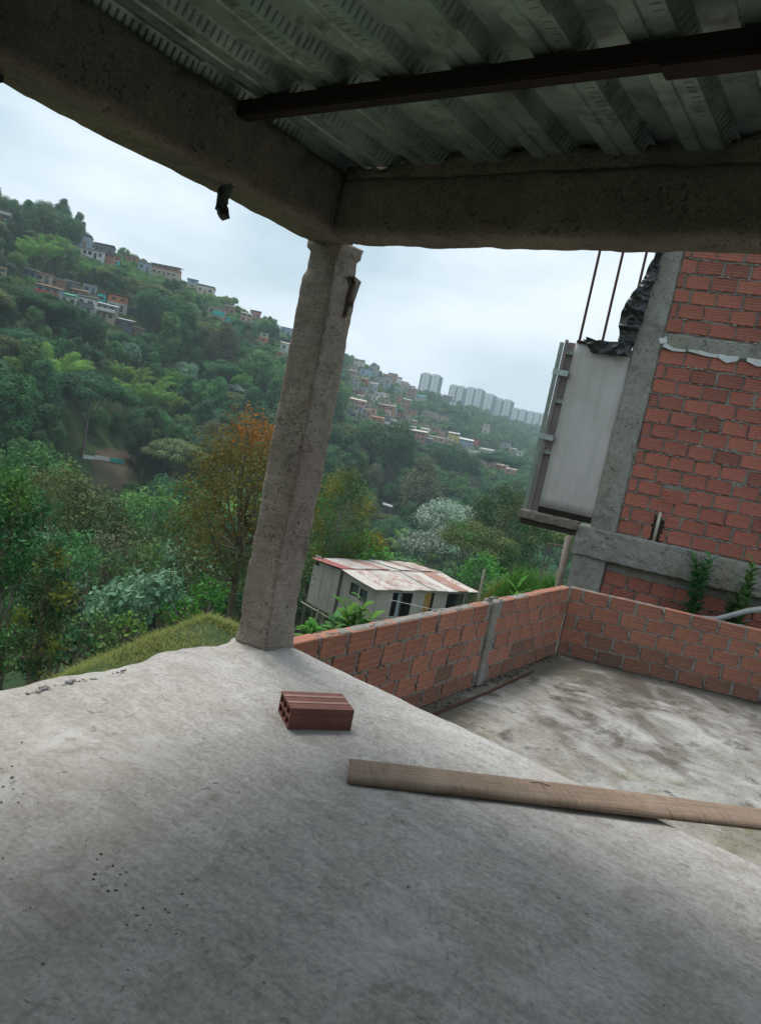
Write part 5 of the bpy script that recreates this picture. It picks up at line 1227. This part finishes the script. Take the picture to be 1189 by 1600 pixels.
for k, (px, dep, tp, r_, hc, mk, lab) in enumerate(((215,20,905,.9,1.2,'silvergreen','silvery big leaved plant in front of the woods at left'),(262,19,892,.85,1.2,'silvergreen','silvery big leaved plant beside the grass mound'),(175,24,915,.9,1.3,'silvergreen','silvery big leaved plant lowest at left'),(300,26,850,1.3,2.0,'silvergreen','silvery big leaved shrub nearest the rusty topped tree'),
    (58,13.5,985,.55,.8,'mid','low green bush under the golden olive tree'),(122,14,985,.5,.8,'dark','low dark bush right of the golden olive tree'),(8,14.5,985,.6,.9,'mid','low green bush at the foot of the pale trunk'),(90,17,960,.7,1.1,'dark','dark bush behind the low green ones at left'),(235,30,850,1.5,2.2,'mid','mid green bush behind the silvery plants'),(330,24,905,.9,1.2,'bright','bright green bush at the foot of the rusty topped tree'),(290,17,930,.5,.8,'bright','small bright bush on the grass mound\'s crest'),(205,16,955,.45,.6,'light','pale round bush on the left of the grass mound'),(150,18,955,.8,1.2,'mid','green bush between the golden tree and the mound'),(350,34,800,1.9,3.2,'dark','dark bush tree behind the rusty topped tree'),
    (250,45,765,2.4,4.2,'mid','green rounded tree above the silvery plants'),(160,42,770,2.6,4.0,'olive','grey olive tree under the tarp fence'),(100,40,730,2.6,4.6,'olive','olive green tree behind the golden bush tree'),(60,46,695,2.6,5.0,'mid','green domed tree behind the leafy left tree'),(190,36,830,1.8,3.0,'brown','brownish bush above the silvery plants'),(320,52,740,2.4,4.4,'dark','dark tree in the hollow left of the rusty topped tree'),(285,40,810,2.0,3.4,'mid','rounded tree in front of the hollow'),(120,30,830,1.5,2.8,'mid','green tree right behind the golden bush tree'),(30,30,860,1.6,3.2,'dark','dark tree behind the leafy left tree'))):
    big = mk == 'silvergreen'
    near_tree('valley_bush' if hc < 2.1 else 'valley_tree', lab, px, dep, tp, 'round', r_, hc, 18, lambda q, rr_, mk=mk: mk, 420 if dep < 22 else (300 if dep < 32 else 170), (.105 if big else .065) if dep < 22 else ((.12 if big else .085) if dep < 32 else .12), 60+k, cat='bush' if hc < 2.1 else 'tree', group='bushes and trees below the slab')
# grass-like bright green clump beyond the parapet corner
def blades(name, pts, h, w, mat, lean=.5, seed=0, sway=(0,0)):
    n = len(pts); P = np.array(pts); hh = h*rng.uniform(.5, 1.25, n); th = rng.uniform(0, 6.283, n); le = rng.uniform(.1, 1, n)*lean
    d = np.stack([np.cos(th)*le+sway[0], np.sin(th)*le+sway[1], np.ones(n)], -1); s = np.stack([-np.sin(th), np.cos(th), 0*th], -1)*(w*rng.uniform(.6,1.3,n))[:, None]
    mid = P+d*(hh*.55)[:, None]; tip = P+np.stack([d[:,0]*1.9, d[:,1]*1.9, d[:,2]*.86], -1)*hh[:, None]
    V = np.stack([P-s, P+s, mid+s*.8, tip, mid-s*.8], 1).reshape(-1, 3); b = np.arange(n)*5
    Fq = np.concatenate([np.stack([b, b+1, b+2, b+4], -1), np.stack([b+4, b+2, b+3, b+3], -1)])
    # last faces as triangles
    me = D.meshes.new(name); tri = np.stack([b+4, b+2, b+3], -1); quad = np.stack([b, b+1, b+2, b+4], -1)
    li = np.concatenate([quad.ravel(), tri.ravel()]).astype(np.int32); me.vertices.add(len(V)); me.vertices.foreach_set('co', V.astype(np.float32).ravel())
    me.loops.add(len(li)); me.loops.foreach_set('vertex_index', li); me.polygons.add(2*n)
    me.polygons.foreach_set('loop_start', np.concatenate([np.arange(n)*4, 4*n+np.arange(n)*3]).astype(np.int32)); me.polygons.foreach_set('loop_total', np.concatenate([np.full(n, 4), np.full(n, 3)]).astype(np.int32))
    at = me.attributes.new('v', 'FLOAT', 'FACE'); vv = rng.uniform(0, 1, n); at.data.foreach_set('value', np.concatenate([vv, vv]).astype(np.float32))
    me.materials.append(mat); me.update(calc_edges=True); return me
# each bush: arching fine blades from a dome of points
for k, (px, dep, tp, r_, lab) in enumerate(((828,19.0,868,.85,'bright green feathery grass clump beyond the parapet corner'),(868,18.0,882,.6,'bright green grass tuft right against the wall corner'),(793,20,892,.6,'dull yellow green grass tuft left of the bright clump'))):
    Q = ondepth(px, tp, dep); g = ground(Q[0], Q[1]); H = Q[2]-g; root = thing('grass_clump', lab, 'grass clump', (Q[0], Q[1], g), 0, 'grass clumps beyond the parapet')
    n = 5200; th = rng.uniform(0, 6.283, n); q = np.sqrt(rng.uniform(0, 1, n))*r_; zz = rng.uniform(0, 1, n)**.7*np.maximum(H-.45, .2)*(1-.45*(q/r_)**2)
    obj('blades', blades('grass_clump_blades', np.stack([q*np.cos(th), q*np.sin(th), zz], -1), .42, .010, ML['bright'] if k < 2 else ML['gold'], .9), root)
    cl = [((R.uniform(-.5,.5)*r_, R.uniform(-.5,.5)*r_, H*R.uniform(.15,.55)), r_*.5) for _ in range(8)]; a_ = clump_leaves(cl, 260, .06); obj('foliage', leaves('clump_base', *a_[:3], ML['mid'], a_[3]), root)
# grass on the mound beside the slab
M_GRASS = mat_leaf('grass_blade', (.075,.108,.028), (.175,.17,.06), hue=.02, trans=.35)
n = 110000; az = rng.uniform(-33, -5, n); r_ = rng.uniform(3.9, 13, n)
dx = np.cos(np.radians(az))*F0[0]+np.sin(np.radians(az))*R0[0]; dy = np.cos(np.radians(az))*F0[1]+np.sin(np.radians(az))*R0[1]
x, y = dx*r_, dy*r_; keep = (x < -3.2) & ~((y > 3.3) & (x > -3.35)); x, y = x[keep], y[keep]
gn = fbm(np.stack([x*1.3, y*1.3, x*0], -1), 3, 77); kp = rng.uniform(0, 1, len(x)) < .55+.6*gn; x, y, gn = x[kp], y[kp], gn[kp]
pts = np.stack([x, y, tz(x, y)-.01], -1)
stuff(tag(obj('grass', blades('grass', pts, (.028+.04*np.clip(gn+.4, 0, 1.4)), .0045, M_GRASS, 1.3, sway=(-.15,.1))), 'short dry green grass covering the mound beside the slab', 'grass'))
n = 9000; px = rng.uniform(740, 900, n); dpt = rng.uniform(13, 34, n)
P = np.stack([CAM+ray(a_, 900)*b_ for a_, b_ in zip(px, dpt)]); P[:, 2] = tz(P[:, 0], P[:, 1])
stuff(tag(obj('tall_grass', blades('tall_grass', P, .35, .012, M_GRASS, .7)), 'rough tall grass on the bank between the shack and the wall', 'grass'))

# lance-leaved plants
def lance_leaf(mb_v, mb_f, base, d, L, w, droop):
    d = np.array(d, float); d /= np.linalg.norm(d); s = np.cross(d, [0,0,1]); s /= max(np.linalg.norm(s), 1e-6); b0 = len(mb_v); n = 5
    for i in range(n+1):
        q = i/n; c = np.array(base)+d*(L*q)+np.array([0,0,-droop*L*q*q]); ww = w*math.sin(math.pi*min(.97, .06+.94*q))**.8
        up = np.array([0,0,.18*ww])
        mb_v += [tuple(c-s*ww+up), tuple(c), tuple(c+s*ww+up)]
    for i in range(n):
        k = b0+i*3; mb_f += [(k, k+1, k+4, k+3), (k+1, k+2, k+5, k+4)]
def lance_plant(name, label, base, stems, H, L, w, per, mat, seed, group=None, spread=.3, droop=.35, cat='plant'):
    Rn = random.Random(seed); root = thing(name, label, cat, tuple(base), 0, group); sm = MB(); V, Fq = [], []
    for s in range(stems):
        th = Rn.uniform(0, 6.28); ln = spread*Rn.uniform(.2, 1); h = H*Rn.uniform(.7, 1.0) if s else H
        P = lambda q: (math.cos(th)*ln*q*q*h if s else .05*q, math.sin(th)*ln*q*q*h if s else 0, h*q)
        sm.tube([P(q) for q in np.linspace(0, 1, 6)], [.014,.013,.012,.010,.007,.003], 5)
        for k in range(per):
            q = .18+.82*(k/per); a_ = k*2.4+Rn.uniform(-.3,.3); el = .35+.7*q
            lance_leaf(V, Fq, P(q), (math.cos(a_), math.sin(a_), el), L*Rn.uniform(.75,1.15)*(1.15-.45*q), w, droop)
    obj('stem', sm.mesh('stems', mat_plain('green_stem', (.10,.15,.05), .7)), root)
    me = D.meshes.new('lance_leaves'); me.from_pydata(V, [], Fq); me.update(); me.materials.append(mat)
    at = me.attributes.new('v', 'FLOAT', 'FACE'); vals = np.repeat(rng.uniform(0, 1, len(Fq)//10+1), 10)[:len(Fq)]; at.data.foreach_set('value', vals.astype(np.float32))
    for p in me.polygons: p.use_smooth = True
    obj('leaves', me, root); return root
def behind_wall(px, py, dep):
    Q = ondepth(px, py, dep); g = ground(Q[0], Q[1]); return (Q[0], Q[1], g), Q[2]-g
b, H = behind_wall(566, 932, 9.5); lance_plant('leafy_plant', 'fresh light green plant with long leaves above the parapet', b, 5, H, .42, .055, 13, ML['bright'], 3, spread=.32)
b, H = behind_wall(540, 948, 10.2); lance_plant('leafy_plant', 'dark green leafy plant left of the fresh one', b, 5, H, .36, .07, 12, ML['mid'], 4, spread=.3)
b, H = behind_wall(488, 972, 7.6); lance_plant('leafy_plant', 'small bright plant beside the column foot behind the parapet', b, 3, H, .3, .04, 10, ML['bright'], 5, spread=.3)
b, H = behind_wall(520, 968, 9.0); lance_plant('leafy_plant', 'low dark plant between the column and the leafy plants', b, 4, H, .3, .05, 10, ML['mid'], 6, spread=.4)
for k, (px, dep, tp, lab) in enumerate(((1104,10.05,868,'upright green weed against the brick house, left one'),(1172,9.75,872,'upright green weed against the brick house at the right edge'),(1150,9.9,930,'lower green weed between the two upright ones'))):
    Q = ondepth(px, tp, dep); zb = -1.3; lance_plant('wall_weed', lab, (Q[0], Q[1], zb), 5 if k < 2 else 5, Q[2]-zb, .25, .04, 44, ML['mid'], 11+k, 'weeds by the brick house', spread=.10, droop=.25)
b, H = behind_wall(812, 893, 17.0); lance_plant('agave_plant', 'spiky pale green rosette plant in the grass beyond the wall', b, 1, H, .5, .045, 22, ML['bright'], 17, droop=.15)
# grey pipe by the weeds
a, b = ondepth(1118, 968, 9.72), ondepth(1215, 948, 9.55)
mb = MB(); mb.tube([a-np.array([.5,-.05,.12]), a, (a+b)/2+np.array([0,0,.03]), b], .04, 10); tag(obj('grey_pipe', mb.mesh('grey_pipe', mat_plain('grey_pvc', (.34,.35,.34), .5), True)), 'grey plastic pipe lying behind the far parapet by the weeds', 'pipe')
# posts and fence rails beyond the parapet
M_POST = mat_plain('old_post_wood', (.17,.145,.115), .95, c2=(.25,.22,.18), scale=8, bump=.5)
for px, dep, tp, hb, r0, lab in ((757,26,890,2.4,.05,'thin weathered fence post beside the shack'),(889,14,838,2.6,.075,'weathered wooden post under the concrete ledge')):
    Q = ondepth(px, tp, dep); g = ground(Q[0], Q[1]); mb = MB(); mb.tube([(Q[0],Q[1],min(g-.3,Q[2]-hb)),(Q[0]+.03,Q[1],(Q[2]+g)/2),(Q[0],Q[1],Q[2])], [r0*1.1,r0,r0*.9], 7)
    tag(obj('fence_post', mb.mesh('fence_post', M_POST, True)), lab, 'post')
a = ondepth(893, 857, 14.2); mb = MB(); mb.box((-.28,-.02,-.02), (.28,.02,.02)); mb.box((-.25,-.02,-.14), (-.21,.02,-.021))
tag(obj('fence_rail', mb.mesh('fence_rail', M_POST), None, tuple(a-R0*.2), (0,0,YAW)), 'short wooden rail nailed to the post under the ledge', 'rail')
# clothes line and wires in front of the shack
mb = MB(); P, Q = shp(-.2,-1.2,-.15), shp(LW*.95,-1.0,-.55)
mb.tube([tuple(P), tuple((P+Q)/2-ZV_*.35), tuple(Q)], .012, 4); tag(obj('clothes_line', mb.mesh('clothes_line', HM['white'])), 'thin pale line strung along the shack front', 'line')

# ================================================================== haze
t = NT('haze_air'); pv = t.n('VolumePrincipled'); pv.inputs['Color'].default_value = (.74,.90,1.0,1); pv.inputs['Density'].default_value = .00038; pv.inputs['Anisotropy'].default_value = .3
t.l(pv.outputs[0], t.out.inputs['Volume'])
mb = MB(); mb.box((-1500,-1500,-140), (1500,1500,140)); stuff(tag(obj('haze', mb.mesh('haze', t.m)), 'pale blue haze filling the valley air', 'haze'))
